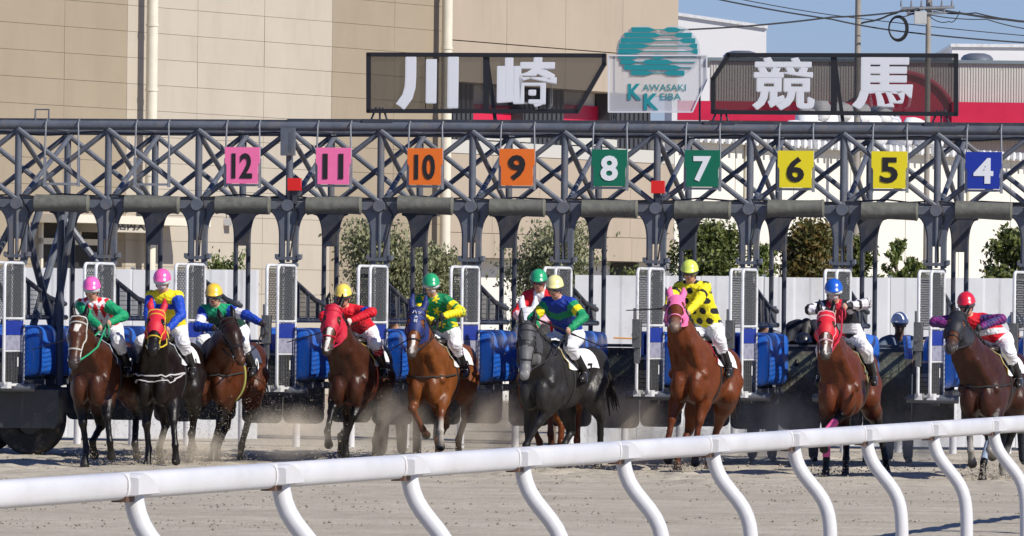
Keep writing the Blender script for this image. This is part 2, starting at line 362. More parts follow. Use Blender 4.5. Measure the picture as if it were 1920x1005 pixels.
# ------------------------------------------------------------------ right-hand background: annex, halls, red canopy, poles, wires
a0 = P(1262, 590, 175); a0.z = 0
annex = tag(empty('white_annex', a0, brz), 'long low white annex with a toothed roof ledge behind the trees', 'building')
CREAMW = mat('warm white render', (.66,.63,.55), .75, var=.04, vscale=.4)
zt_ = on_wall(1270, 262, 0, a0)[1]; sE = on_wall(1990, 300, 0, a0)[0]
NP = 7
for k in range(NP):
    MB().box(sE*k/NP+.02, sE*(k+1)/NP-.02, 0, 5, 0, zt_).build('wall_bay', CREAMW, annex)
for k in (1, 3, 5): MB().tube([(sE*k/NP+.5, -.06, 0), (sE*k/NP+.5, -.06, zt_)], .05, 8).build('drain', CREAMP, annex)
MB().box(-.1, sE, -.35, 5.2, zt_+.005, zt_+.16).build('ledge', WHITEP, annex)
tm = MB().box(-.06, .06, -.45, -.36, -.05, .18).mesh('ledge_tooth', WHITEP)
nt_ = 60
for k in range(nt_): link('ledge_tooth', tm, annex, (sE*(k+.5)/nt_, 0, zt_))
SACK = mat('white sandbag cloth', (.70,.70,.70), .8, var=.1, vscale=3, bump=.4, bscale=5)
def lump(rx, ry, rz, seed):
    rs = np.random.RandomState(seed); bm = bmesh.new(); bmesh.ops.create_icosphere(bm, subdivisions=2, radius=1)
    for v in bm.verts:
        p = v.co; k = 1+.13*math.sin(3*p.x+seed)+.1*math.sin(4*p.y+2*seed)+rs.uniform(-.05,.05); sq = lambda t: math.copysign(abs(t)**.75, t)
        v.co = Vector((sq(p.x)*rx*k, sq(p.y)*ry*k, sq(p.z)*rz*k))
    me = bpy.data.meshes.new('sandbag'); bm.to_mesh(me); bm.free(); me.shade_smooth(); me.materials.append(SACK); return me
sm_ = [lump(.34, .3, .26, i) for i in range(3)]
for k, (px_, py_) in enumerate([(1490,244),(1525,246),(1565,250),(1605,252),(1645,254),(1690,257),(1735,259),(1510,224),(1548,226),(1590,230),(1630,232),(1668,234),(1712,238),(1750,262),(1535,208),(1575,210),(1612,214),(1652,216)]):
    s_, z_ = on_wall(px_, py_, .1, a0); o = link('sandbag', sm_[k % 3], None, a0+BD*s_+BN*.1+Vector((0,0,z_)), (0, 0, brz+random.uniform(-.3,.3)))
    tag(o, 'white bulging sandbag heaped on the annex roof behind the sign', 'sandbag', 'sandbags on the annex roof')
MB2 = MB()
# corrugated grey hall with red fascia and arch
h0 = 216.0
def wp(px, py, Y): return P(px, py, Y)
CORR = mat('grey beige corrugated sheet', (.47,.46,.41), .55, var=.07, vscale=.4)
hall = tag(empty('corrugated_hall', (0, h0, 0)), 'grey beige corrugated hall with crimson fascia behind the right sign', 'building')
xl, xr = P(1330, 200, h0).x, P(2000, 200, h0).x; zt2 = P(1640, 117, h0).z
nb = int((xr-xl)/.95)
rm = ribbed((xr-xl)/nb-.01, 0, zt2, 12, .018).mesh('corrugated_sheet', CORR)
for k in range(nb): link('corrugated_sheet', rm, hall, (xl+(xr-xl)*k/nb, 0, 0))
MB().box(xl-.1, xr, -.12, 6, zt2, zt2+.1).build('eaves', mat('teal grey eaves', (.16,.2,.22), .5), hall)
zr1, zr0 = P(1400, 190, h0-.6).z, P(1400, 226, h0-.6).z
MB().box(xl-1.0, P(1600, 200, h0).x, -.7, -.1, zr0, zr1).build('red_fascia', REDP, hall)
zr1, zr0 = P(1860, 192, h0-.6).z, P(1860, 262, h0-.6).z
MB().box(P(1782, 200, h0).x, xr, -.7, -.1, zr0, zr1).build('red_fascia', REDP, hall)
MB().box(P(1782, 200, h0).x, xr, -.78, -.7, zr0+.32, zr0+.5).build('red_fascia_lip', mat('pale crimson lip', (.6,.05,.1), .4), hall)
cx, cz = P(1690, 236, h0).x, P(1690, 236, h0).z; R_ = 100*h0/F
arc = [(cx+R_*math.cos(a), cz+R_*.98*math.sin(a)) for a in [math.pi*i/24 for i in range(25)]]
MB().prism(arc, -.5, -.06, lambda a, b, d: (a, d, b)).build('red_arch', REDP, hall)
MB().tube([(a, -.55, b) for a, b in arc], .09, 8).build('arch_rim', mat('dull crimson rim', (.38,.05,.07), .5), hall, True)
VENT = mat('steel roof vent', (.3,.32,.34), .35, .7)
for px_, r in ((1392, 34), (1836, 30)):
    c = P(px_, 117, h0-.1); rr = r*h0/F
    vm = MB(); n = 20; prof = [(rr, -.02), (rr*1.02, .1), (rr*.85, .2), (rr*.5, .26), (.02, .27)]
    for j, (q, z) in enumerate(prof): vm.v += [(q*math.cos(2*math.pi*k/n), q*math.sin(2*math.pi*k/n), z) for k in range(n)]
    for j in range(len(prof)-1): vm.f += [(j*n+k, j*n+(k+1) % n, (j+1)*n+(k+1) % n, (j+1)*n+k) for k in range(n)]
    o = vm.build('roof_vent', VENT, hall, True); o.location = (c.x, .9, zt2+.09)
# far white blocks against the sky
for nm, pts, Yb, lab in (('a', [(1255,600),(1437,600),(1437,54),(1262,28)], 250, 'plain white block with a sloping roof beside the beige building'), ('b', [(1785,600),(2050,600),(2050,90),(1785,88)], 255, 'plain white block beyond the corrugated hall')):
    q = [P(x, y, Yb) for x, y in pts]; q[0].z = q[1].z = 0
    blk = tag(empty('white_block', (0, Yb, 0)), lab, 'building')
    MB().prism([(p.x, p.z) for p in q], 0, 12, lambda a, b, d: (a, d, b)).build('wall', mat('white block render', (.66,.66,.66), .7, var=.03, vscale=.3), blk)
    MB().prism([(q[3].x-.05, q[3].z+.002), (q[2].x+.05, q[2].z+.002), (q[2].x+.05, q[2].z+.12), (q[3].x-.05, q[3].z+.12)], -.1, 12.1, lambda a, b, d: (a, d, b)).build('parapet', WHITEP, blk)
CONC = mat('weathered concrete pole', (.25,.23,.20), .85, var=.2, vscale=3)
WIRE = mat('black cable', (.012,.012,.014), .6)
def pole(px_, Yp, r, lab):
    b_ = P(px_, 590, Yp); b_.z = 0; e = tag(empty('utility_pole', b_), lab, 'pole')
    MB().tube([(0,0,0), (0,0,11.5)], [r*1.1, r*.9], 12).build('pole_shaft', CONC, e, True); return e, b_
Yp = 182.0
p1_, pb1 = pole(1603, Yp, .085, 'plain grey concrete utility pole behind the 競馬 sign')
p2_, pb2 = pole(1735, Yp, .075, 'concrete utility pole carrying a transformer box and bundled cables')
for z in (3.4, 5.2, 7.2): MB().tube([(0,0,z), (0,0,z+.06)], .1, 10).build('pole_band', GALV, p1_, True)
def rel(px_, py_, b_, dy=0): return P(px_, py_, Yp+dy)-b_
MB().tube([rel(1690, 16, pb2, -.12), rel(1790, 13, pb2, -.12)], .04, 6).build('crossarm', GALV, p2_)
MB().box(-.16,.16,-.3,-.06, rel(1720,45,pb2).z, rel(1720,22,pb2).z).build('transformer_box', mat('pale grey box', (.42,.43,.42), .5, var=.1), p2_).location.x = -.22
for k in range(6):
    c = rel(1690+k*19, 12, pb2, -.12); MB().tube([c, c+Vector((0,0,.16))], [.035,.02], 8).build('insulator', mat('grey insulator', (.2,.2,.21), .3), p2_, True)
cc = P(1683, 53, Yp-.3); cm = MB()
for k in range(4):
    rr = (16+k*1.1)*Yp/F; cm.tube([cc+Vector((rr*math.cos(a)*.95+.01*k, .02*k, rr*1.25*math.sin(a))) for a in [2*math.pi*i/28 for i in range(28)]], .014, 5, closed=True)
cm.tube([cc+Vector((0,0,16*1.25*Yp/F)), P(1700, 30, Yp-.2), P(1722, 22, Yp-.15)], .016, 5)
tag(cm.build('cable_coil', WIRE, None, True), 'round coil of spare black cable hanging by the utility pole', 'cable')
def wire(pts, r, lab, sag=0.0, jag=0):
    q = []
    for i in range(len(pts)-1):
        a, b = P(*pts[i]), P(*pts[i+1])
        for t in np.linspace(0, 1, 10, endpoint=(i == len(pts)-2)): q.append(a.lerp(b, t) + Vector((0, 0, -sag*4*t*(1-t)+(random.uniform(-jag, jag) if jag else 0))))
    tag(MB().tube(q, r, 6).build('overhead_wire', WIRE, None, True), lab, 'cable', 'overhead wires')
wire([(1270, 56, 178), (1560, 32, 180), (1735, 14, Yp)], .022, 'thick black cable rising from the white block to the transformer pole', .05)
wire([(1735, 14, Yp), (1960, 44, 184)], .03, 'bundled black cable leaving the transformer pole past its insulators', .04, .01)
wire([(1735, 18, Yp), (1830, 24, 183), (1960, 42, 184)], .018, 'thin second cable hanging under the bundled cable', .06)
wire([(1325, -6, 180), (1560, 36, 181), (1700, 60, 182), (1960, 82, 184)], .02, 'long dark wire slanting down across both utility poles', .03)
wire([(1340, -12, 180), (1560, 28, 181), (1960, 70, 184)], .012, 'fine grey wire running just above the long slanting wire', .03)
MB().tube([rel(1700, 26, pb2, -.1), rel(1775, 24, pb2, -.1)], .03, 6).build('crossarm', GALV, p2_)
for k in range(4):
    c = rel(1704+k*22, 24, pb2, -.1); MB().tube([c, c+Vector((0,0,.12))], [.03,.018], 8).build('insulator', mat('grey insulator', (.2,.2,.21), .3), p2_, True)
wire([(1735, 26, Yp), (1850, 36, 183), (1960, 58, 184)], .014, 'thin cable leaving the lower crossarm of the transformer pole', .05)
wire([(1603, 46, Yp), (1690, 20, Yp), (1735, 16, Yp)], .024, 'black cable linking the plain pole to the transformer pole', .04, .012)
wire([(1735, 22, Yp), (1780, 40, Yp), (1800, 20, Yp)], .012, 'short slack jumper wire looping below the crossarm', .12)
# ------------------------------------------------------------------ starting gate
TH = math.radians(10.0); BAY = 1.2; LEN = 2.7; G0 = Vector((-6.43, 90.1, 0))
GU = Vector((math.cos(TH), -math.sin(TH), 0)); GV = Vector((math.sin(TH), math.cos(TH), 0))
def gl(px, py, v=0.0):
    d = P(px, py, 1.0)-Vector((0, 0, H)); o = Vector((0, 0, H)); q = G0+GV*v
    t = (q-o).dot(GV)/d.dot(GV); w_ = o+d*t
    return (w_-G0).dot(GU), w_.z
def gpos(u, v, z): return G0+GU*u+GV*v+Vector((0, 0, z))
gate = tag(empty('starting_gate', G0, -TH), 'long blue grey steel starting gate with truss top and open white stall doors', 'starting gate')
ZT, ZN = 4.30, 3.28
U0, U1 = -1.75*BAY, 11.6*BAY
for v, m in ((0, STEEL), (LEN, STEEL)):
    MB().tube([(U0, v, ZT), (U1, v, ZT)], .062, 12).build('upper_chord', m, gate, True)
    MB().box(U0, U1, v-.045, v+.045, ZN-.05, ZN+.05).build('lower_chord', m, gate)
    MB().box(U0, U1, v-.012, v+.012, ZN+.052, ZN+.09).build('chord_flange', m, gate)
MB().box(U0, 7.2*BAY*.0+3.55, .0, .14, ZT+.055, ZT+.085).build('cable_tray', STEEL2, gate)
MB().box(3.56, U1, .0, .14, ZT+.055, ZT+.10).build('cable_tray', STEEL2, gate)
vpost = MB().tube([(0,0,ZN+.03), (0,0,ZT-.05)], .046, 10).mesh('truss_post', STEEL, True)
dg = [MB().tube([(0,0,ZT-.05), (BAY,0,ZN+.04)], .036, 8).mesh('diagonal_brace', STEEL, True), MB().tube([(0,0,ZN+.04), (BAY,0,ZT-.05)], .036, 8).mesh('diagonal_brace', STEEL, True)]
crossa = MB().tube([(0,0,ZT-.05), (0.02,LEN,ZN+.04)], .034, 8).mesh('cross_brace', STEEL, True)
crossb = MB().tube([(0,0,ZN+.04), (0.02,LEN,ZT-.05)], .034, 8).mesh('cross_brace', STEEL, True)
roofb = MB().tube([(0,0,ZT), (0,LEN,ZT)], .03, 8).mesh('roof_tie', STEEL, True)
lowb = MB().tube([(0,0,ZN), (0,LEN,ZN)], .04, 8).mesh('floor_tie', STEEL, True)
# stall post: two uprights, gusset with arched shoulders, slot and clamp
def gusset(wt, wb, zb):
    arcL = [(-wt+(wt-wb)*math.sin(math.pi/2*i/8), ZN-.06-.34*(1-math.cos(math.pi/2*i/8))) for i in range(9)]
    return arcL, [(-wt, ZN-.02)] + arcL + [(-wb, zb), (wb, zb)] + [(-x, z) for x, z in arcL[::-1]] + [(wt, ZN-.02)]
arcL, outline = gusset(.265, .105, 2.82)
sp = MB().prism(outline, -.03, .03, lambda a, b, d: (a, d, b))
for s in (-1, 1):
    sp.tube([(s*abs(x), 0, z) for x, z in [(.29, ZN-.045)]+[(-a, b) for a, b in arcL[1:]]+[(.105, 2.55)]], .026, 8)
    sp.box(s*.08-.026, s*.08+.026, -.036, .036, 2.50, 2.85)
sp.tube([(0,-.035,ZN-.05), (0,-.035,2.55)], .022, 8)
sp.tube([(0,-.03,ZN), (0,-.12,ZN)], .075, 14)
sp.box(-.15, .15, -.07, .07, 2.575, 2.615); sp.box(-.12, .12, -.06, .06, 2.49, 2.535)
sp.box(-.165, -.13, -.085, .085, 2.59, 2.65); sp.box(.13, .165, -.085, .085, 2.59, 2.65)
sp.box(-.05, .05, -.04, .04, .80, 2.50)
spm = sp.mesh('stall_post', STEEL, True)
arcR, outR = gusset(.20, .085, 2.78)
rp = MB().prism(outR, -.03, .03, lambda a, b, d: (a, d, b))
for s in (-1, 1):
    rp.tube([(s*abs(x), 0, z) for x, z in [(.23, ZN-.05)]+[(-a, b) for a, b in arcR[1:]]+[(.085, .62)]], .032, 8)
rpm = rp.mesh('rear_post', STEEL2, True)  # rear frame shade put into the colour by the darker steel
# padded bar
pad = MB(); n = 14; L2 = .365
for j, (x, r) in enumerate([(-L2, .098), (-L2+.015, .118), (-L2+.05, .113), (-.18, .111), (0, .108), (.18, .111), (L2-.05, .113), (L2-.015, .119), (L2, .10)]):
    for k in range(n):
        a = 2*math.pi*k/n; sgn = 1+.05*math.sin(3*a+j); pad.v.append((x, -.02+r*math.cos(a)*sgn*1.05, r*math.sin(a)*sgn))
for j in range(8):
    for k in range(n): pad.f.append((j*n+k, j*n+(k+1) % n, (j+1)*n+(k+1) % n, (j+1)*n+k))
pad.f.append(tuple(range(n))[::-1]); pad.f.append(tuple(8*n+k for k in range(n)))
padm = pad.mesh('padded_bar', OLIVE, True)
# hangers for the number boards
hg = MB()
for s in (-1, 1): hg.tube([(s*.215, -.02, ZT+.07), (s*.215, -.09, ZT+.03), (s*.225, -.09, ZT-.35), (s*.225, -.09, ZT-.80)], .012, 6); hg.box(s*.225-.018, s*.225+.018, -.1, -.07, ZT-.80, ZT-.42)
hg.box(-.225, .225, -.095, -.075, ZT-.78, ZT-.75); hgm = hg.mesh('board_hanger', GALV, False)
# doors
DW, DZ0, DZ1 = .64, .92, 2.50
def rrect(w_, z0, z1, r, n=5):
    pts = []
    for cx_, cz_, a0_ in ((w_-r, z1-r, 0), (r, z1-r, 90), (r, z0+r, 180), (w_-r, z0+r, 270)):
        for i in range(n): a = math.radians(a0_+90*i/(n-1)); pts.append((0, -cx_-r*math.cos(a), cz_+r*math.sin(a)))
    return pts
dfr = MB().tube(rrect(DW, DZ0, DZ1, .07), .0215, 8, closed=True)
dfr.tube([(0,-.02,1.78), (0,-DW+.02,1.78)], .018, 8); dfr.tube([(0,-.02,1.36), (0,-DW+.02,1.36)], .014, 8)
dfm = dfr.mesh('gate_door', WHITEP, True)
def wire_grid(z0, z1, y0, y1, step, r, diamond=True):
    g = MB(); W_, H_ = y1-y0, z1-z0
    def seg(a, b):
        p, q = Vector((0, -y0-a[0], z0+a[1])), Vector((0, -y0-b[0], z0+b[1])); g.tube([p, q], r, 3)
    if diamond:
        t = -H_
        while t < W_:
            a0_, a1_ = max(0, -t), min(H_, W_-t)
            if a1_ > a0_: seg((t+a0_, a0_), (t+a1_, a1_)); seg((t+a0_, H_-a0_), (t+a1_, H_-a1_))
            t += step
    else:
        for i in range(int(H_/step)+1): seg((0, i*step), (W_, i*step))
        for i in range(int(W_/(step*1.6))+1): seg((i*step*1.6, 0), (i*step*1.6, H_))
    return g
MESHM = mat('black mesh wire', (.07,.074,.08), .5)
dwm = wire_grid(1.80, 2.47, .03, DW-.03, .060, .0042).mesh('wire_mesh', MESHM)
dwl = wire_grid(.95, 1.34, .03, DW-.03, .055, .006, False).mesh('wire_mesh', MESHM)
netm = see_through('dark netting', (.10,.105,.11), .16)
nets = MB().box(-.003, .003, -DW+.03, -.03, 1.80, 2.47).mesh('netting', netm)
netl = MB().box(-.003, .003, -DW+.03, -.03, .95, 1.34).mesh('netting', see_through('lower netting', (.05,.05,.048), .32))
dpb = MB().box(-.012, .012, -DW+.03, -.03, 1.57, 1.755).mesh('blue_panel', mat('blue sticker', (.015,.035,.26), .4, var=.25, vscale=9))
dpw = MB().box(-.012, .012, -DW+.03, -.03, 1.375, 1.565).mesh('white_panel', mat('white sticker', (.30,.30,.38), .45, var=.35, vscale=14))
MARK = mat('white stencil', (.75,.75,.75), .6)
stm = MB().box(-.006, .006, -.20, -.17, 1.16, 1.28).mesh('stencil_mark', MARK)
lat = MB().box(-.05, .05, -DW-.05, -DW+.06, 1.50, 1.86).tube([(0,-DW-.1,1.66), (0,-DW+.05,1.66)], .045, 10).box(-.03,.03,-DW-.02,-DW+.05,1.30,1.50).tube([(-.03,-DW,1.86),(-.03,-DW,2.0)], .02, 6)
latm = lat.mesh('latch', mat('greasy steel', (.2,.2,.19), .4, .6, var=.3, vscale=12), True)
ftm = MB().box(-.045, .045, -DW+.02, -DW+.16, .88, .96).mesh('door_foot', WHITEP)
# partitions
def hand(): return MB().tube([(0,.06,2.36), (0,1.75,2.06), (0,LEN-.05,1.98)], .034, 8).tube([(0,.05,1.80), (0,LEN,1.80)], .036, 8)
prm = hand().mesh('partition_rail', STEEL2, True)
pstm = [MB().box(-.022, .022, y-.025, y+.025, 1.78, 2.36-.178*y).mesh('partition_stay', STEEL2) for y in (.62, 1.25, 1.9)]
pg = wire_grid(0, 1, 0, LEN-.1, .0001, .001) if False else MB()
y = .1
while y < LEN-.1:
    pg.tube([(0, y, 1.82), (0, y, 2.36-.178*y if y < 1.75 else 2.05)], .0045, 3); y += .052
z = 1.85
while z < 2.33:
    ye = min(LEN-.1, (2.36-z)/.178) if z > 2.05 else LEN-.1
    if ye > .12: pg.tube([(0, .08, z), (0, ye, z)], .0045, 3)
    z += .06
pgm = pg.mesh('partition_mesh', MESHM)
# blue pad: puffy quilted box along the stall side
bp = MB(); ns, nr = 22, 24
for j in range(ns+1):
    t = j/ns; y = .10+t*(LEN-.22); puff = .86+.14*abs(math.sin(t*math.pi*3.5)); puff *= min(1, .75+4*min(t, 1-t))
    for k in range(nr):
        a = 2*math.pi*k/nr; c_, s_ = math.cos(a), math.sin(a); e = .38
        x = math.copysign(abs(c_)**e, c_)*.20*puff; zz = math.copysign(abs(s_)**e, s_)*.335
        bp.v.append((x, y, 1.36+zz+.008*math.sin(9*t+a*2)))
for j in range(ns):
    for k in range(nr): bp.f.append((j*nr+k, j*nr+(k+1) % nr, (j+1)*nr+(k+1) % nr, (j+1)*nr+k))
bp.f.append(tuple(range(nr))[::-1]); bp.f.append(tuple(ns*nr+k for k in range(nr)))
bpm = bp.mesh('side_pad', BLUEV, True)
flm = MB().box(-.02, .02, .11, .62, 1.40, 1.705, Matrix.Translation((0,0,0))).mesh('pad_flap', BLUEV)
silm = MB().box(-.11, .11, -.1, LEN, .90, .985).tube([(-.33,-.28,.885), (.33,-.28,.885)], .05, 10).box(-.10,.10,-.30,-.1,.85,.91).mesh('sill', STEEL, True)
legm = MB().box(-.05, .05, LEN-.05, LEN+.05, 0.02, .9).mesh('rear_leg', STEEL2)
# rear doors, two leaves each with rounded lower corners
rw = .545; rl = []
for (sx) in (1,):
    o_ = [(0.0, 1.50), (rw, 1.50)] + [(rw-.09+.09*math.cos(a), .53-.09*math.sin(a)) for a in [math.pi/2*i/4 for i in range(5)]] + [(.09-.09*math.sin(a), .53-.09*math.cos(a)) for a in [math.pi/2*i/4 for i in range(5)]]
rdm = MB().prism(o_, -.03, .03, lambda a, b, d: (a, d, b)).mesh('rear_door', DARKV)
rdr = MB().tube([(0,-.05,1.53), (rw,-.05,1.53)], .022, 8).mesh('rear_door_rail', STEEL2, True)
rdp = MB().box(.1, rw-.08, -.036, -.031, 1.12, 1.40).mesh('mesh_window', mat('greenish mesh screen', (.13,.14,.10), .7, var=.4, vscale=8, bump=.6, bscale=40))
rdh = MB().tube([(.05,-.06,1.5),(.08,-.06,1.66),(.2,-.07,1.67),(.42,-.07,1.58)], .026, 8).mesh('pull_handle', STEEL2, True)
for i in range(-1, 12):
    u = i*BAY
    for v in (0, LEN): link('truss_post', vpost, gate, (u, v, 0))
    link('stall_post', spm, gate, (u, 0, 0)); link('rear_post', rpm, gate, (u, LEN, 0))
    link('roof_tie', roofb, gate, (u, 0, 0)); link('floor_tie', lowb, gate, (u, 0, 0))
    link('cross_brace', crossa, gate, (u-.03, 0, 0)); link('cross_brace', crossb, gate, (u+.03, 0, 0))
    for hu, tilt in ((.105, 8.5), (-.06, 7.0)):
        d = link('gate_door', dfm, gate, (u+hu, -.05, 0), (0, 0, -math.radians(tilt+random.uniform(-.6, .6))))
        for nm, me in (('wire_mesh', dwm), ('wire_mesh', dwl), ('netting', nets), ('netting', netl), ('blue_panel', dpb), ('white_panel', dpw), ('door_foot', ftm), ('stencil_mark', stm)):
            if hu < 0 and nm in ('blue_panel', 'white_panel', 'stencil_mark'): continue
            link(nm, me, d)
        if hu < 0: link('latch', latm, d)
    for nm, me in (('partition_rail', prm), ('partition_stay', pstm[0]), ('partition_stay', pstm[1]), ('partition_stay', pstm[2]), ('partition_mesh', pgm), ('side_pad', bpm), ('sill', silm), ('rear_leg', legm)):
        if nm != 'rear_leg' or i % 5 == 4: link(nm, me, gate, (u, 0, 0))
    link('pad_flap', flm, gate, (u-.20, 0, 0), (0, random.uniform(-.15,.05), 0))
for i in range(-1, 11):
    u = i*BAY
    for v in (0, LEN):
        for k in (0, 1): link('diagonal_brace', dg[k], gate, (u, v+(.03 if k else -.03), 0))
    link('padded_bar', padm, gate, (u+BAY/2, -.03, ZN+random.uniform(-.012, .012)), (random.uniform(-.3,.3), random.uniform(-.02,.02), 0))
    link('board_hanger', hgm, gate, (u+BAY/2, 0, 0))
    for k in (0, 1):
        d = link('rear_door', rdm, gate, (u+.05+k*(rw+.012), LEN-.1, random.uniform(-.02,.02)), (0, 0, random.uniform(-.05,.05)))
        link('rear_door_rail', rdr, d); link('mesh_window', rdp, d)
        if k: link('pull_handle', rdh, d)
CAB = mat('black rubber cable', (.015,.015,.017), .55)
for k, (zz, vv, ph) in enumerate(((ZN+.115, -.03, 0.), (ZN+.125, .05, 1.7), (ZT-.085, .03, .6))):
    MB().tube([(u_, vv, zz-.035*abs(math.sin(u_*math.pi/BAY+ph))-.012*math.sin(u_*3.1+ph)) for u_ in np.arange(U0+.1, U1-.1, .15)], .011, 5).build('cable', CAB, gate, True)
for i in range(-1, 11):
    du = random.uniform(-.05, .05); MB().tube([(i*BAY+.06, -.04, ZN+.08), (i*BAY+.13+du, -.06, ZN-.12), (i*BAY+.06+du, -.06, ZN-.42), (i*BAY+.03, -.05, 2.62)], .010, 5).build('cable', CAB, gate, True)
# end frame braces, wheel and hand loop at the left end
for a, b in (((-.02,.2,1.0),(.0,LEN-.1,3.2)), ((0,.2,3.2),(.02,LEN-.1,1.0)), ((-.62,.9,1.0),(-.02,1.3,3.25)), ((.45,1.2,3.2),(.0,1.6,.95)), ((-1.15,.5,1.2),(-.1,.5,3.2)), ((-.9,.6,3.2),(-.1,.6,1.6)), ((.25,1.35,3.2),(.25,1.35,.9)), ((.62,LEN-.1,2.3),(.0,LEN-.1,3.1))):
    MB().tube([a, b], .05, 8).build('end_brace', STEEL, gate, True)
MB().box(-1.9, .35, 1.0, 1.7, .55, .88).build('axle_beam', STEEL2, gate)
tk = MB().prism([(-.45,.42),(-.40,.36),(.30,.36),(.36,.44),(.36,.86),(-.45,.86)], -.05, .42, lambda a, b, d: (a+.22, d, b)).build('equipment_box', mat('dark grey box', (.05,.053,.056), .5, var=.2), gate)
wh = MB(); n = 40
prof = [(.20,-.10),(.36,-.13),(.43,-.12),(.465,-.08),(.465,.08),(.43,.12),(.36,.13),(.20,.10)]
for q, x in prof: wh.v += [(x, q*math.cos(2*math.pi*k/n), q*math.sin(2*math.pi*k/n)) for k in range(n)]
for j in range(len(prof)):
    j2 = (j+1) % len(prof); wh.f += [(j*n+k, j*n+(k+1) % n, j2*n+(k+1) % n, j2*n+k) for k in range(n)]
wm = wh.mesh('wheel', RUBBER, True); rimm = MB().tube([(-.07,0,0), (.07,0,0)], .205, 24).tube([(-.12,0,0), (.12,0,0)], .07, 12).mesh('rim', mat('dark rim', (.05,.055,.065), .4, .5), True)
for uu, vv, rz in ((.13, .35, 1.35), (-.75, 1.3, 1.35), (-1.0, .7, 1.35)):
    o = link('wheel', wm, gate, (uu, vv, .47), (0, 0, rz)); link('rim', rimm, o)
MB().tube([(.22,0,ZT), (.22,0,ZT+.2), (.4,0,ZT+.2), (.4,0,ZT+.02)], .014, 6).build('lifting_loop', STEEL, gate); 
cb = MB().box(-.09, .09, -.16, -.06, ZT-.38, ZT-.02)
for k in range(9): cb.box(.02, .06, -.165, -.158, ZT-.33+k*.03, ZT-.32+k*.03)
cb.build('control_box', STEEL, gate).location = (3*BAY, 0, 0)
REDL = mat('red signal glass', (.50,.012,.010), .3, emit=((1,.03,.01), .12))
for i in (3, 7, 11):
    du = .09 if i == 3 else .03
    MB().box(-.085, .085, -.14, -.06, 3.47, 3.63).build('signal_lamp', REDL, gate).location = (i*BAY+du, 0, 0)
    MB().box(-.03, .03, -.1, -.05, 3.30, 3.47).tube([(.05,-.08,3.47),(.06,-.09,3.36),(.0,-.08,3.32)], .008, 5).build('lamp_bracket', STEEL2, gate).location = (i*BAY+du, 0, 0)

# ------------------------------------------------------------------ number boards
cols = {'pink': (.82,.16,.36), 'orange': (.72,.15,.012), 'green': (.0,.13,.07), 'yellow': (.74,.62,.01), 'blue': (.008,.03,.30)}
NB, NW = mat('black numeral', (.012,.010,.010), .5), mat('white numeral', (.72,.74,.76), .5)
boards = [('12','pink',2),('11','pink',3),('10','orange',4),('9','orange',5),('8','green',6),('7','green',7),('6','yellow',8),('5','yellow',9),('4','blue',10)]
bo = [(-.225,-.235),(.225,-.235),(.225,.235),(-.225,.235)]
bo = [(-.205,-.235),(.205,-.235),(.205,-.01),(.215,.02),(.228,.03),(.228,.235),(-.228,.235),(-.228,.03),(-.215,.02),(-.205,-.01)]
bsh = MB().prism(bo, -.012, .012, lambda a, b, d: (a, d, b))
for t, c, i in boards:
    e = tag(empty('number_board', gpos((i+.5)*BAY, -.115, 3.79), -TH), '%s board with a %s number %s hanging from the gate truss' % (c, 'white' if c in ('green','blue') else 'black', {'12':'twelve','11':'eleven','10':'ten','9':'nine','8':'eight','7':'seven','6':'six','5':'five','4':'four'}[t]+' ('+t+')'), 'number board', 'number boards on the gate')
    link('board', bsh.mesh('board', mat('board '+c, cols[c], .45, var=.04, vscale=5)), e)
    link('numeral', fit_text(t, .27 if len(t) > 1 else (.225 if t != '4' else .25), .325, NW if c in ('green','blue') else NB, offset=.028), e, (0, -.017, -.005), (math.pi/2, 0, 0))

# ------------------------------------------------------------------ name signs on top of the gate
SV = .12
PERF = see_through('black perforated sheet', (.03,.025,.022), .50)
PERFW = see_through('white perforated sheet', (.62,.62,.64), .42)
SIGNK = mat('white sign character', (.66,.68,.71), .5)
def poly_px(pts, v): return [gl(x, y, v) for x, y in pts]
def sign_frame(name, label, outline_px, bars_px, legs_px):
    q = poly_px(outline_px, SV); cx_ = sum(a for a, b in q)/len(q); zb = min(b for a, b in q)
    e = tag(empty(name, gpos(cx_, SV, zb), -TH), label, 'sign')
    loc = lambda a, b, d: (a-cx_, d, b-zb)
    MB().prism(q, .012, .018, loc).build('perforated_panel', PERF, e)
    fr = MB()
    for i in range(len(q)):
        a, b = Vector(loc(*q[i], 0)), Vector(loc(*q[(i+1) % len(q)], 0)); d = (b-a).normalized()*.02; fr.tube([a-d, b+d], .038, 4)
    fr.build('frame', BLACK, e)
    for (xa, ya, xb, yb, r) in bars_px:
        MB().tube([loc(*gl(xa, ya, SV), .03), loc(*gl(xb, yb, SV), .03)], r, 4).build('frame_bar', BLACK, e)
    for x in legs_px:
        u, z = gl(x, 224, SV); g = MB().box(u-cx_-.2, u-cx_+.2, -.16, .12, ZT+.045-zb, ZT+.10-zb)
        for s in (-.12, .0, .1): g.tube([(u-cx_+s, .0, ZT+.08-zb), (u-cx_+s*.4, .0, .05)], .014, 5)
        g.build('mount', STEEL2, e)
    return e, loc
e1, l1 = sign_frame('name_sign', 'black framed sign reading 川崎, slanting on its right end, above boards 10 and 9', [(691,102),(1133,104),(1133,120),(1082,209),(691,208)], [(911,104,911,207,.05),(913,110,928,226,.03),(797,104,797,207,.006)], (712,))
e2, l2 = sign_frame('name_sign', 'black framed sign reading 競馬, slanting on its left end, above boards 6 and 5', [(1366,103),(1793,104),(1793,214),(1337,210),(1337,148)], [(1563,104,1563,213,.05),(1565,112,1580,228,.03)], (1352,1765))
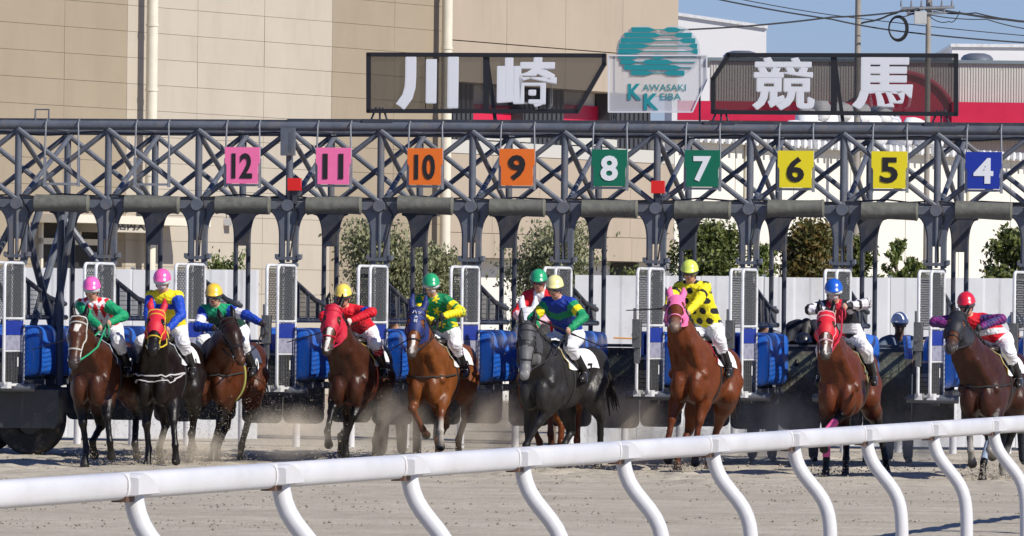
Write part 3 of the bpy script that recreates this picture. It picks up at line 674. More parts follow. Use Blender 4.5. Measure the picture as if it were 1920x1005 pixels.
for e, loc, ch_, (xa, ya, xb, yb), off in ((e1, l1, '川', (743,106,861,206), .03), (e1, l1, '崎', (932,107,1045,207), .02), (e2, l2, '競', (1411,107,1529,207), .012), (e2, l2, '馬', (1598,107,1713,206), .022)):
    a, b = gl(xa, yb, SV), gl(xb, ya, SV); c = loc((a[0]+b[0])/2, (a[1]+b[1])/2, -.03)
    wd, ht = b[0]-a[0], b[1]-a[1]; k_ = .013; me = fit_text(ch_, wd-2*k_, ht-2*k_, SIGNK, offset=off, name='character'); bm = bmesh.new()
    for n_, (sx, sy) in enumerate(((0,0), (1,0), (-1,0), (0,.7), (0,-.7), (.8,.6), (-.8,.6), (.8,-.6), (-.8,-.6))):     # thickened strokes
        m3 = me.copy(); m3.transform(Matrix.Translation((sx*k_, sy*k_, -.0006*n_))); bm.from_mesh(m3); bpy.data.meshes.remove(m3)
    bm.to_mesh(me); bm.free(); link('character', me, e, c, (math.pi/2, 0, 0))
# middle emblem panel: twin-circle crest of teal stripes above the course name
q = poly_px([(1141,104),(1325,104),(1325,150),(1298,210),(1141,210)], SV+.05); cx_ = sum(a for a, b in q)/len(q); zb = min(b for a, b in q)
em = tag(empty('emblem_sign', gpos(cx_, SV+.05, zb), -TH), 'pale perforated emblem sign with teal striped twin circles and KAWASAKI KEIBA', 'sign')
loc = lambda a, b, d: (a-cx_, d, b-zb)
SC = 1.0/gl(1233+148, 100, SV+.05)[0] if False else (gl(1333,100,SV+.05)[0]-gl(1133,100,SV+.05)[0])/200
c1, c2 = gl(1204, 96, SV+.05), gl(1263, 96, SV+.05); rr = 45*SC
arcs = []
dx = (c2[0]-c1[0])/2; ang = math.acos(dx/rr)
arcs = [(c1[0]+rr*math.cos(a), c1[1]+rr*math.sin(a)) for a in np.linspace(ang, 2*math.pi-ang, 30)] + [(c2[0]+rr*math.cos(a), c2[1]+rr*math.sin(a)) for a in np.linspace(-math.pi+ang, math.pi-ang, 30)]
TEAL = mat('teal print', (.012,.24,.27), .5)
# flat backing: rectangle plus the double circle
MB().prism(q, .012, .018, loc).build('perforated_panel', PERFW, em)
up_ = [p for p in arcs]
MB().prism([(cx_+(x-(c1[0]+c2[0])/2)*1.06+((c1[0]+c2[0])/2-cx_), c1[1]+(z-c1[1])*1.06) for x, z in up_], .022, .028, loc).build('crest_panel', see_through('white perforated crest', (.62,.62,.65), .42), em)
fr = MB()
for i in range(len(q)):
    a, b = Vector(loc(*q[i], 0)), Vector(loc(*q[(i+1) % len(q)], 0)); fr.tube([a, b], .012, 4)
fr.build('frame', mat('pale frame', (.62,.63,.66), .5), em)
nst = 9; zt_c, zb_c = c1[1]+rr, c1[1]-rr; hst = (zt_c-zb_c)/nst
segs = [[(-.72,-.05),(.12,.62)], [(-1,.10),(.38,1)], [(-1,-.02),(.52,1)], [(-1,-.2),(.75,1)], [(-1,-.35),(.8,1.0)], [(-1,-.45),(-.18,.22)], [(-1,-.5),(-.4,.42)], [(-1,.62)], [(-.85,-.1),(.15,.72)]]
for k in range(nst):
    zc = zt_c-hst*(k+.5); out = []
    h_ = abs(zc-c1[1]); hw = math.sqrt(max(rr*rr-h_*h_, (rr*.2)**2)); xl_, xr_ = c1[0]-hw, c2[0]+hw; mid = (c1[0]+c2[0])/2; half = (c2[0]-c1[0])/2+rr
    for a, b in segs[k]:
        xa, xb = max(xl_, mid+a*half), min(xr_, mid+b*half)
        if xb <= xa: continue
        t = hst*.46; la = .001 if xa == xl_ else hst*.9; lb = .001 if xb == xr_ else hst*1.4
        MB().prism([(xa, zc), (xa+la, zc+t), (xb-lb, zc+t), (xb, zc), (xb-lb, zc-t), (xa+la, zc-t)], -.004, .0215, loc).build('teal_stripe', TEAL, em)
    MB().prism([(xl_, zc-.006), (xr_, zc-.006), (xr_, zc+.006), (xl_, zc+.006)], .0, .0215, loc).build('teal_line', TEAL, em)
for txt, xa, ya, xb, yb, off in (('K',1177,157,1203,187,.03),('AWASAKI',1205,158,1286,170,0),('K',1207,175,1235,206,.03),('EIBA',1238,175,1277,187,0)):
    a, b = gl(xa, yb, SV+.05), gl(xb, ya, SV+.05)
    link('lettering', fit_text(txt, b[0]-a[0], b[1]-a[1], TEAL, offset=off), em, loc((a[0]+b[0])/2, (a[1]+b[1])/2, .006 if off else .007), (math.pi/2, 0, 0))
MB().tube([loc(*gl(1311,104,SV+.05),.05), loc(*gl(1311,228,SV+.05),.05)], .014, 6).tube([loc(*gl(1150,104,SV+.05),.05), loc(*gl(1150,228,SV+.05),.05)], .014, 6).build('mount', STEEL2, em)

# ------------------------------------------------------------------ foreground running rail
RT = .143
def rp_(px): t = 55.1-.0127*px; return P(px, 915-.0689*(px-167), F*RT/t)
jx = [222, 473, 700, 905, 1093, 1267, 1427, 1576, 1719, 1850]
A_, B_ = rp_(222), rp_(1850); RD = (B_-A_).normalized(); SPAN = (B_-A_).length/9
ZR = (A_.z+B_.z)/2
RD = Vector((RD.x, RD.y, 0)).normalized(); RN = Vector((RD.y, -RD.x, 0))          # RN points towards the camera side
rail = tag(empty('running_rail', (A_.x, A_.y, 0), math.atan2(RD.y, RD.x)), 'white plastic running rail on curved posts along the near side of the track', 'rail')
# rail frame: x along, -y towards us
def rsec(s=1.0):
    pts = []
    for i in range(20):
        a = 2*math.pi*i/20; c_, s_ = math.cos(a), math.sin(a); pts.append((math.copysign(abs(c_)**.72, c_)*.062*s, math.copysign(abs(s_)**.72, s_)*RT/2*s))
    return pts
tb = MB(); sec = rsec(); n = len(sec); Ls = SPAN-.03
for x, k in ((0, .93), (.02, 1), (Ls-.02, 1), (Ls, .95)): tb.v += [(x, a*k, b*k) for a, b in sec]
for j in range(3): tb.f += [(j*n+i, j*n+(i+1) % n, (j+1)*n+(i+1) % n, (j+1)*n+i) for i in range(n)]
tb.f += [tuple(range(n))[::-1], tuple(3*n+i for i in range(n))]
tbm = tb.mesh('rail_tube', RAILW, True)
cl = .42
cp = MB()
prof = [(0,-.046),(0,.045),(.025,.060),(.10,.066),(.19,.056),(.28,.026),(.35,-.012),(.385,-.046)]
bvl = [(.02+(x-.02)*.94, z*.9) for x, z in prof]
cp.v = [(x, .03, z) for x, z in prof]+[(x, -.090, z) for x, z in prof]+[(x, -.104, z) for x, z in bvl]; n = len(prof)
for j in (0, 1): cp.f += [(j*n+i, j*n+(i+1) % n, (j+1)*n+(i+1) % n, (j+1)*n+i) for i in range(n)]
cp.f += [tuple(range(n))[::-1], tuple(2*n+i for i in range(n))]
cpm = cp.mesh('joint_cap', RAILW, True)
core = MB().tube([(-.06,0,0), (.06,0,0)], .055, 14).mesh('joint_core', mat('grey joint core', (.22,.19,.17), .7), True)
cpb = bpy.data.meshes.new('x')
bk = MB().box(-.02, .12, -.05, .03, -.082, -.052).mesh('joint_clip', mat('rusty clip', (.12,.07,.05), .7, .3, var=.3, vscale=20))
pc_ = []
for t in np.linspace(0, 1, 18):
    z = -.03-(ZR-.0)*t; sh = 1/(1+math.exp(-(t*ZR-.30)/.085)); sh0 = 1/(1+math.exp(.30/.085)); pc_.append((.19, -.02-.30*(sh-sh0), z))
psm = MB().tube(pc_, .052, 14).mesh('rail_post', RAILW, True)
for i in range(-2, 12):
    x = i*SPAN
    link('rail_tube', tbm, rail, (x, 0, ZR)); link('joint_cap', cpm, rail, (x+.015, 0, ZR)); link('joint_clip', bk, rail, (x, 0, ZR)); link('joint_core', core, rail, (x-.015, 0, ZR)); link('rail_post', psm, rail, (x, 0, ZR))
# ------------------------------------------------------------------ trees and shrubs beyond the site fence
BARK = mat('tree bark', (.14,.11,.085), .9, var=.3, vscale=12, bump=.5, bscale=20)
def leafmat(name, c1, c2):
    m = bpy.data.materials.new(name); m.use_nodes = True; n = m.node_tree; b = n.nodes['Principled BSDF']; b.inputs['Roughness'].default_value = .55
    g = n.nodes.new('ShaderNodeNewGeometry'); r = n.nodes.new('ShaderNodeValToRGB'); r.color_ramp.elements[0].color = (*c1, 1); r.color_ramp.elements[1].color = (*c2, 1)
    n.links.new(g.outputs['Random Per Island'], r.inputs[0]); n.links.new(r.outputs[0], b.inputs['Base Color'])
    t = n.nodes.new('ShaderNodeBsdfTranslucent'); n.links.new(r.outputs[0], t.inputs[0]); mx = n.nodes.new('ShaderNodeMixShader'); mx.inputs[0].default_value = .3
    n.links.new(b.outputs[0], mx.inputs[1]); n.links.new(t.outputs[0], mx.inputs[2]); n.links.new(mx.outputs[0], n.nodes['Material Output'].inputs['Surface']); return m
L_OLIVE = leafmat('olive leaf', (.13,.145,.06), (.36,.36,.20)); L_GREEN = leafmat('evergreen leaf', (.035,.06,.015), (.19,.21,.05)); L_RED = leafmat('mixed autumn leaf', (.06,.085,.02), (.21,.13,.035)); L_LIGHT = leafmat('light leaf', (.08,.13,.025), (.24,.27,.07))
def tree(name, label, px0, px1, pyt, Y, lm, nleaf, ls, upright=.5, dens=1.0, low=.5, seed=0, group=None):
    rs = np.random.RandomState(seed); c = P((px0+px1)/2, pyt, Y); Ht = c.z; W_ = (px1-px0)*Y/F/2
    e = tag(empty(name, (c.x, Y, 0)), label, 'tree' if 'tree' in name else 'shrub', group)
    tr = MB(); tips = []
    nb_ = 7 if upright < .8 else 9
    tr.tube([(0,0,-.02), (.03,.0,Ht*.3), (.0,.02,Ht*.62), (.02,0,Ht*.9)], [.05*Ht/3, .04*Ht/3, .025*Ht/3, .008], 7)
    for i in range(nb_*5):
        z0 = Ht*(low+(.94-low)*rs.rand()**.8); a = rs.rand()*6.28; l = W_*(.45+.6*rs.rand())*math.sqrt(max(.06, 1-max(0, (z0/Ht-.62)/.36)**2))
        d = np.array((math.cos(a), math.sin(a), upright*(.4+rs.rand()))); p0 = np.array((0, 0, z0*.93)); p1 = p0+d*l*.5+np.array((0,0,.03)); p2 = p0+d*l; p2[2] = min(p2[2], Ht)
        tr.tube([p0, p1, p2], [.018*Ht/3, .012*Ht/3, .004], 5)
        for t in np.linspace(.25, 1.08, 6): tips.append(p0*(1-t)+p2*t)
    tr.build('trunk', BARK, e, True)
    tips = np.array(tips); k = rs.randint(0, len(tips), nleaf); sp_ = np.array((W_*.17, W_*.17, W_*.14)); C = tips[k]+rs.randn(nleaf, 3)*sp_*dens; C[:, 2] = np.minimum(C[:, 2], Ht*1.02)
    keep = C[:, 2] > Ht*low*.8; C = C[keep]; n = len(C)
    ax = rs.randn(n, 3); ax[:, 2] += upright*1.2; ax /= np.linalg.norm(ax, axis=1, keepdims=True); sd_ = np.cross(ax, rs.randn(n, 3)); sd_ /= np.linalg.norm(sd_, axis=1, keepdims=True); sz = ls*(.6+.8*rs.rand(n, 1))
    V = np.stack([C-ax*sz, C+sd_*sz*.42, C+ax*sz, C-sd_*sz*.42], 1).reshape(-1, 3); Q = np.arange(4*n).reshape(-1, 4)
    tag(link('crown', np_mesh('crown', V, Q, lm, False), e), kind='stuff')
tree('olive_shrub', 'tall feathery olive green shrub left of the downpipe by the louvres', 645, 800, 420, 103.5, L_OLIVE, 17000, .040, 1.1, 1.6, .12, 1)
tree('olive_shrub', 'feathery olive green shrub in front of the louvre side downpipe', 775, 868, 436, 104.5, L_OLIVE, 11000, .038, 1.1, 1.5, .2, 2)
tree('olive_shrub', 'feathery olive green shrub below the pinkish beige block', 955, 1125, 424, 103.5, L_OLIVE, 17000, .040, 1.0, 1.6, .12, 3)
tree('olive_shrub', 'small olive green shrub peeping over the fence by the cream wall', 385, 470, 468, 106, L_LIGHT, 6000, .035, 1.2, 1.1, .4, 4)
tree('evergreen_tree', 'dense dark green tree beside the beige building corner', 1262, 1395, 392, 110, L_GREEN, 20000, .05, .3, 1.5, .35, 5)
tree('slender_tree', 'slim light tree with bare stems between two dense trees', 1405, 1462, 415, 109, L_LIGHT, 2600, .045, .9, .9, .5, 6)
tree('autumn_tree', 'dense tree with reddish brown leaves among the green', 1470, 1590, 385, 110, L_RED, 22000, .05, .3, 1.5, .35, 7)
tree('evergreen_tree', 'narrow green tree touching the reddish tree', 1570, 1640, 400, 111, L_GREEN, 9000, .05, .5, 1.2, .4, 8)
tree('slender_tree', 'sparse young tree with separate leaf tufts before the white annex', 1650, 1712, 408, 109, L_LIGHT, 1500, .05, 1.0, .55, .5, 9)
tree('slender_tree', 'small sparse tree with a low tuft before the white annex', 1690, 1748, 446, 109, L_LIGHT, 1700, .05, .9, .6, .5, 10)
tree('evergreen_tree', 'leafy green tree by the far end of the white annex', 1838, 1960, 392, 109, L_GREEN, 8000, .05, .5, .9, .45, 11)
tree('evergreen_tree', 'dark tree standing in the gap under the beige block', 1120, 1240, 486, 125, L_GREEN, 5000, .05, .4, 1.15, .3, 12)
# ------------------------------------------------------------------ organic surfaces: smooth unions of tapered limbs and ellipsoids, meshed as one skin
class Skin:
    def __init__(s): s.p = []
    def cone(s, a, b, ra, rb, k=.03, c=0, lat=None):
        s.p.append(('c', np.array(a, float), np.array(b, float), ra, rb, k, c, lat)); return s
    def ell(s, ctr, rad, k=.04, c=0, R=None):
        s.p.append(('e', np.array(ctr, float), np.array(rad, float), None if R is None else np.array(R, float), 0, k, c, None)); return s
    def chain(s, pts, rs, k=.03, c=0, lat=None):
        for i in range(len(pts)-1): s.cone(pts[i], pts[i+1], rs[i], rs[i+1], k, c if not isinstance(c, (list, tuple)) else c[i], lat)
        return s
    @staticmethod
    def dist(pr, X):
        if pr[0] == 'e':
            q = X-pr[1]
            if pr[3] is not None: q = q @ pr[3]
            r = pr[2]; k0 = np.sqrt(((q/r)**2).sum(-1)); k1 = np.sqrt(((q/(r*r))**2).sum(-1))
            return k0*(k0-1)/np.maximum(k1, 1e-6)
        a, b, ra, rb, lat = pr[1], pr[2], pr[3], pr[4], pr[7]
        d = b-a
        if lat is not None:      # flattened across direction lat[0] by factor lat[1]
            n, fct = lat; q = X-a; h = q @ n; q = q + (h*(1/fct-1))[..., None]*n; dd = d + n*((d @ n)*(1/fct-1)); t = np.clip((q @ dd)/max(dd @ dd, 1e-9), 0, 1)
            return (np.sqrt(((q-t[..., None]*dd)**2).sum(-1))-(ra+(rb-ra)*t))*(.5+.5*fct)
        q = X-a; t = np.clip((q @ d)/max(d @ d, 1e-9), 0, 1)
        return np.sqrt(((q-t[..., None]*d)**2).sum(-1))-(ra+(rb-ra)*t)
    def bbox(s, pr):
        if pr[0] == 'e': r = np.full(3, pr[2].max()); return pr[1]-r, pr[1]+r
        r = max(pr[3], pr[4]); return np.minimum(pr[1], pr[2])-r, np.maximum(pr[1], pr[2])+r
    def field(s, h, infl=0.0, margin=.03):
        B = [s.bbox(p) for p in s.p]; lo = np.min([b[0] for b in B], 0)-margin-infl-h; hi = np.max([b[1] for b in B], 0)+margin+infl+h
        n = np.ceil((hi-lo)/h).astype(int)+1; D = np.full(n, .25, np.float32)
        ax = [lo[i]+h*np.arange(n[i]) for i in range(3)]
        for p, (a, b) in zip(s.p, B):
            m = p[5]+.05+infl
            i0 = np.maximum(0, np.floor((a-m-lo)/h).astype(int)); i1 = np.minimum(n, np.ceil((b+m-lo)/h).astype(int)+1)
            sl = tuple(slice(i0[i], i1[i]) for i in range(3))
            X = np.stack(np.meshgrid(*[ax[i][sl[i]] for i in range(3)], indexing='ij'), -1)
            d = s.dist(p, X)-infl; e = D[sl]; k = p[5]
            g = np.clip(.5+.5*(e-d)/k, 0, 1); D[sl] = e*(1-g)+d*g-k*g*(1-g)
        return D, lo
    def eval(s, X, infl=0.0):
        e = np.full(len(X), .5)
        for p in s.p:
            d = s.dist(p, X)-infl; k = p[5]; g = np.clip(.5+.5*(e-d)/k, 0, 1); e = e*(1-g)+d*g-k*g*(1-g)
        return e
    def grad(s, X):
        h = .004; g = np.stack([s.eval(X+h*v)-s.eval(X-h*v) for v in np.eye(3)], -1); return g/np.maximum(np.linalg.norm(g, axis=1, keepdims=True), 1e-9)
    def project(s, X, off=0.0, it=6):
        X = np.array(X, float); lo, hi = X.min(0)-.12, X.max(0)+.12; N = Skin()      # only the shapes nearby matter
        N.p = [p for p in s.p if (s.bbox(p)[0] < hi).all() and (s.bbox(p)[1] > lo).all()] or s.p
        for _ in range(min(it, 5)): X = X-(N.eval(X)-off)[:, None]*N.grad(X)
        return X
    def surface(s, h, infl=0.0):
        D, lo = s.field(h, infl); ins = D < 0
        nx, ny, nz = D.shape
        c = np.zeros((nx-1, ny-1, nz-1), np.int8)
        for dx in (0, 1):
            for dy in (0, 1):
                for dz in (0, 1): c += ins[dx:nx-1+dx, dy:ny-1+dy, dz:nz-1+dz]
        act = (c > 0) & (c < 8); ids = np.argwhere(act); idm = np.full(act.shape, -1, np.int64); idm[act] = np.arange(len(ids))
        S = np.zeros((len(ids), 3)); N = np.zeros(len(ids))
        corners = [np.array((a, b, d)) for a in (0, 1) for b in (0, 1) for d in (0, 1)]
        val = [D[tuple((ids+q).T)] for q in corners]
        for i in range(8):
            for j in range(i+1, 8):
                df = corners[j]-corners[i]
                if np.abs(df).sum() != 1: continue
                a, b = val[i], val[j]; m = (a < 0) != (b < 0); t = np.where(m, a/np.where(m, a-b, 1), 0)
                S += m[:, None]*(corners[i]+t[:, None]*df); N += m
        V = lo + h*(ids+S/N[:, None])
        Q = []
        for axd in range(3):
            o = [i for i in range(3) if i != axd]
            sl0 = [slice(1, None)]*3; sl0[axd] = slice(None, None)
            a = ins[tuple(slice(1, n_-1) if i != axd else slice(0, n_-1) for i, n_ in enumerate(D.shape))]
            b = ins[tuple(slice(1, n_-1) if i != axd else slice(1, n_) for i, n_ in enumerate(D.shape))]
            for flip, m in ((False, a & ~b), (True, b & ~a)):
                e = np.argwhere(m)
                if not len(e): continue
                base = e.copy(); base[:, o[0]] += 1; base[:, o[1]] += 1
                def g(du, dv):
                    q = base.copy(); q[:, o[0]] -= du; q[:, o[1]] -= dv; return idm[tuple(q.T)]
                quad = np.stack([g(1,1), g(0,1), g(0,0), g(1,0)], 1)
                if flip ^ (axd == 1): quad = quad[:, ::-1]
                Q.append(quad)
        return V, np.concatenate(Q)
    def colours(s, V, pal, sig=.012):
        Wt = np.zeros(len(V)); C = np.zeros((len(V), 3))
        D = np.stack([s.dist(p, V) for p in s.p], 1); m = D.min(1, keepdims=True); w_ = np.exp(-(D-m)/sig)
        P_ = np.array([pal[p[6]] for p in s.p]); return (w_ @ P_)/w_.sum(1, keepdims=True)
def skin_obj(name, V, Q, m, parent, C=None, relax=2):
    if relax and len(Q):           # light smoothing of the marching grid
        for _ in range(relax):
            I = np.concatenate([Q[:, i] for i in range(4) for j in (1, 3)]); J_ = np.concatenate([Q[:, (i+j) % 4] for i in range(4) for j in (1, 3)])
            n = np.bincount(I, minlength=len(V)); A = np.stack([np.bincount(I, V[J_, d], len(V)) for d in range(3)], 1)
            V = V*.5+.5*A/np.maximum(n, 1)[:, None]
    me = np_mesh(name, V, Q, m)
    if C is not None:
        a = me.color_attributes.new('Col', 'FLOAT_COLOR', 'POINT'); a.data.foreach_set('color', np.concatenate([C, np.ones((len(C), 1))], 1).astype(np.float32).ravel())
    return link(name, me, parent)
def sub_mesh(V, Q, keep):
    m = keep[Q].all(1); Q = Q[m]; used = np.unique(Q); re = np.full(len(V), -1); re[used] = np.arange(len(used)); return V[used], re[Q], used
def two_bone(a, t, l1, l2, bend):
    a, t = np.array(a, float), np.array(t, float); d = t-a; L = np.linalg.norm(d); mx = (l1+l2)*.995
    if L > mx: t = a+d*mx/L; d = t-a; L = mx
    L = max(L, abs(l1-l2)+.02); x = (l1*l1-l2*l2+L*L)/(2*L); y = math.sqrt(max(l1*l1-x*x, 0)); u = d/np.linalg.norm(d)
    b = np.array(bend, float); b -= u*(b @ u); b /= max(np.linalg.norm(b), 1e-6)
    return a+u*x+b*y, t
def unit(v): v = np.array(v, float); return v/max(np.linalg.norm(v), 1e-9)

COAT = mat('horse coat', (.8,.8,.8), .41, attr=True, var=.30, vscale=6, bump=.9, bscale=7, coat=.0, spec=.30, dirt=((.20,.155,.105), .04, 5.0, (1,1,1)))
_n = COAT.node_tree; _b2 = _n.nodes.new('ShaderNodeBump'); _b2.inputs['Strength'].default_value = .7; _b2.inputs['Distance'].default_value = .010
_t2 = _n.nodes.new('ShaderNodeTexNoise'); _t2.inputs['Scale'].default_value = 26; _t2.inputs['Detail'].default_value = 3; _tc = _n.nodes.new('ShaderNodeTexCoord'); _mp = _n.nodes.new('ShaderNodeMapping'); _mp.inputs['Scale'].default_value = (.5, 1, .35)
_n.links.new(_tc.outputs['Object'], _mp.inputs[0]); _n.links.new(_mp.outputs[0], _t2.inputs['Vector']); _n.links.new(_t2.outputs['Fac'], _b2.inputs['Height'])
_pb = _n.nodes['Principled BSDF']; _n.links.new(_pb.inputs['Normal'].links[0].from_socket, _b2.inputs['Normal']); _n.links.new(_b2.outputs[0], _pb.inputs['Normal'])
HOODM = {}
HAIR = mat('horse hair', (.012,.010,.009), .5, var=.3, vscale=20)
CLOTH = mat('racing cloth', (1,1,1), .6, attr=True, var=.08, vscale=14, bump=1.0, bscale=16, spec=.3, stretch=(1,1,.55))
SKINM = mat('person body', (1,1,1), .5, attr=True, var=.05, vscale=20)
LEATHER = mat('dark leather', (.018,.014,.012), .4)
BITM = mat('bit metal', (.55,.55,.55), .25, 1.0)
def cmat(name, rgb, rough=.6, **k): return mat('cloth '+name, rgb, rough, **k)

class Frame:
    "horse frame: x forward, y to the horse's left, z up"
    def __init__(s, px, gy, yaw):
        s.Y = ground_Y(px, gy); s.o = P(px, gy, s.Y); s.o.z = 0; s.yaw = yaw
        s.f = Vector((-math.sin(yaw), -math.cos(yaw), 0)); s.l = Vector((math.cos(yaw), -math.sin(yaw), 0))
    def loc(s, w_): d = w_-s.o; return np.array((d.dot(s.f), d.dot(s.l), d.z))
    def at(s, px, py, x):
        "local point at forward distance x on the sight line through a pixel"
        a, b = P(px, py, 50)-Vector((0,0,H)), Vector((0,0,H)); base = s.o+s.f*x
        t = (base-b).dot(s.f)/a.dot(s.f); return s.loc(b+a*t)
    def empty(s, name): 
        e = empty(name, s.o); e.rotation_euler = (0, 0, math.atan2(s.f.y, s.f.x)); return e

def horse(spec):
    fr = Frame(spec['px'], spec['gy'], math.radians(spec['yaw'])); e = fr.empty('racehorse'); tag(e, spec['label'], 'horse', 'racehorses breaking from the gate')
    body, pt, hoofc = spec['coat'], spec['points'], (.05,.045,.04)
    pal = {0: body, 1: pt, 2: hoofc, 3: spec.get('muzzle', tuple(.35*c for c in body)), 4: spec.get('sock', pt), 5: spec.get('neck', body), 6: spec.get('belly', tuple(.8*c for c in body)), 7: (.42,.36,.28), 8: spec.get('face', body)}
    S = Skin(); pit = math.radians(spec.get('pitch', -1.5)); lift = spec.get('lift', -.035)
    cp, sp_ = math.cos(pit), math.sin(pit)
    def T(x, y, z):       # trunk pitches about the hips
        dx, dz = x+.55, z-1.2; return np.array((-.55+dx*cp-dz*sp_, y, 1.2+dx*sp_+dz*cp+lift))
    Rm = np.array([[cp, 0, -sp_], [0, 1, 0], [sp_, 0, cp]])
    E = lambda c, r, k=.08, col=0: S.ell(T(*c), r, k, col, Rm)
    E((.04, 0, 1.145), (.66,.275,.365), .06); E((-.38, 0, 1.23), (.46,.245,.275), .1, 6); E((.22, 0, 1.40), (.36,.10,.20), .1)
    for s in (-1, 1):
        E((-.64, s*.115, 1.30), (.36,.18,.25), .08); E((-.60, s*.185, 1.04), (.21,.10,.30), .08)
        E((.40, s*.165, 1.20), (.20,.095,.33), .05); E((.58, s*.105, 1.02), (.16,.11,.23), .04); E((.47, s*.19, .99), (.12,.075,.14), .04)
        E((.53, s*.165, 1.18), (.12,.075,.17), .022); E((.33, s*.20, 1.02), (.13,.075,.16), .025); E((.46, s*.155, .93), (.09,.08,.13), .025); E((-.44, s*.21, .99), (.10,.075,.15), .03)
    # neck and head
    poll = fr.at(*spec['poll'], spec.get('poll_x', .98)+.0); mz = spec['muz']
    K = spec.get('K', 1.16); HL = .57*K
    pw_ = fr.o+fr.f*poll[0]+fr.l*poll[1]+Vector((0,0,poll[2])); mw = P(mz[0], mz[1], pw_.y-.3); mw2 = P(spec['poll'][0], spec['poll'][1], pw_.y-.3)
    dxz = np.array((mw.x-mw2.x, mw.z-mw2.z)); L2_ = min(np.linalg.norm(dxz), HL*.97); dxz = dxz/max(np.linalg.norm(dxz), 1e-6)*L2_
    wv = Vector((dxz[0], -math.sqrt(HL*HL-L2_*L2_), dxz[1])); hd = np.array((wv.dot(fr.f), wv.dot(fr.l), wv.z))
    a = unit(hd); fv = np.array((math.cos(fr.yaw), math.sin(fr.yaw), .45)); nrm = unit(fv-a*(fv @ a)); c_ = np.cross(nrm, a); c_ = unit(c_)
    if c_[1] < 0: c_ = -c_
    hp = lambda s, n, l=0: poll + (a*s + nrm*n + c_*l)*K
    lat = (unit(np.array((0, 1., 0))), .72)
    nb = [T(.30, 0, 1.22), T(.47, 0, 1.36)]; top = hp(.07, -.115)
    mid = (nb[1]*.5+top*.5)+np.array((.02, 0, -.02))
    S.chain([nb[0], nb[1], mid, top], [.31, .275, .205, .135], .06, [0, 5, 5], lat)
    S.cone(T(.42, 0, 1.45), mid+np.array((-.06, 0, .10)), .13, .08, .06, 5, lat)
    S.cone(hp(.03, -.03), hp(.21, -.015), .088*K, .088*K, .03, 8); S.cone(hp(.20, -.01), hp(.47, -.03), .080*K, .052*K, .03, 8); S.cone(hp(.47, -.035), hp(.545, -.045), .056*K, .052*K, .02, 3)
    for s in (-1, 1):
        S.ell(hp(.20, -.095, s*.035), (.09,.09,.09), .03, 8); S.ell(hp(.16, .022, s*.066), (.035,.03,.03), .025, 8); S.ell(hp(.535, -.015, s*.034), (.03,.028,.024), .015, 3)
        S.chain([hp(.0, .01, s*.055), hp(-.09, .035, s*.075), hp(-.175, .045, s*.07)], [.036, .034, .012], .012, 1 if not spec.get('earc') else 0)
    S.cone(hp(.2, -.11), hp(.5, -.085), .06, .036, .03, 8); S.cone(hp(.50, -.085), hp(.545, -.075), .038, .030, .015, 3)
    for s in (-1, 1):      # neck and shoulder muscles
        S.chain([hp(.12, -.13, s*.055), (hp(.12, -.13, s*.055)+T(.58, s*.14, 1.16))/2+np.array((.035, s*.012, 0)), T(.58, s*.14, 1.16)], [.045, .062, .075], .022, 5)
        S.cone(T(.28, s*.13, 1.50), T(.60, s*.20, 1.14), .045, .060, .022, 0); S.cone(T(.22, s*.20, 1.36), T(.42, s*.22, 1.02), .045, .055, .02, 0)
        S.cone(T(-.50, s*.20, 1.34), T(-.40, s*.225, 1.04), .06, .06, .03, 0); S.cone(T(-.80, s*.13, 1.26), T(-.72, s*.19, .92), .07, .07, .03, 0)
    S.cone(hp(.14, -.16), T(.64, 0, 1.22), .042, .055, .02, 5)
    # legs: targets are hoof positions
    legs = {}
    for li, (which, s, tx, ty, xl, fold) in enumerate(spec['legs']):
        tgt = fr.at(tx, ty, xl); grounded = fold == 'g'
        if which == 'F':
            el = T(.36, s*.165, 1.0); pl = np.array((.05 if grounded else -.10*math.sin(fold), 0, -.15 if grounded else -.15*math.cos(fold)))
            fet = tgt-pl*1.0; fet[2] = max(fet[2], .17 if grounded else .1); kn, fet = two_bone(el, fet, .44, .31, (1, s*.12, 0)); hf = fet+pl
            S.chain([el, (el*.5+kn*.5)+np.array((-.01,0,0)), kn], [.125, .092, .053], .04, [0, 1 if spec.get('blackleg', 1) else 0])
            S.ell(kn, (.052,.05,.058), .02, 1); cc = 4 if (spec.get('socks') and (which+str(s)) in spec['socks']) else 1
            S.chain([kn, kn*.5+fet*.5, fet], [.046, .036, .040], .02, [1, cc])
        else:
            st = T(-.46, s*.185, .98); pl = np.array((.05 if grounded else -.12*math.sin(fold), 0, -.16 if grounded else -.15*math.cos(fold)))
            fet = tgt-pl; hk, fet = two_bone(st, fet, .52, .42, (-1, 0, .2)); hf = fet+pl
            S.chain([T(-.58, s*.18, 1.12), st, st*.5+hk*.5, hk], [.18, .155, .108, .058], .05, [0, 0, 1 if spec.get('blackleg', 1) else 0])
            S.ell(hk+np.array((-.02,0,.01)), (.055,.042,.065), .02, 1); cc = 4 if (spec.get('socks') and (which+str(s)) in spec['socks']) else 1
            S.chain([hk, hk*.5+fet*.5, fet], [.050, .040, .043], .02, [1, cc])
        legs[which+str(s)] = (kn if which == 'F' else hk, fet)
        S.ell(fet, (.046,.043,.046), .02, cc); S.cone(fet, hf, .040, .043, .015, cc)
        S.cone(hf+pl*.02, hf+unit(pl)*.055, .047, .060, .01, 2)
    V, Q = S.surface(.0155)
    C = S.colours(V, pal)*spec.get('dk', .40)
    rel_ = (V-poll)/K; hs, hn, hl = rel_ @ a, rel_ @ nrm, rel_ @ c_
    near = (hs > -.25) & (hs < .7) & (np.abs(hl) < .16) & (hn > -.25) & (np.linalg.norm(rel_, axis=1) < .75)
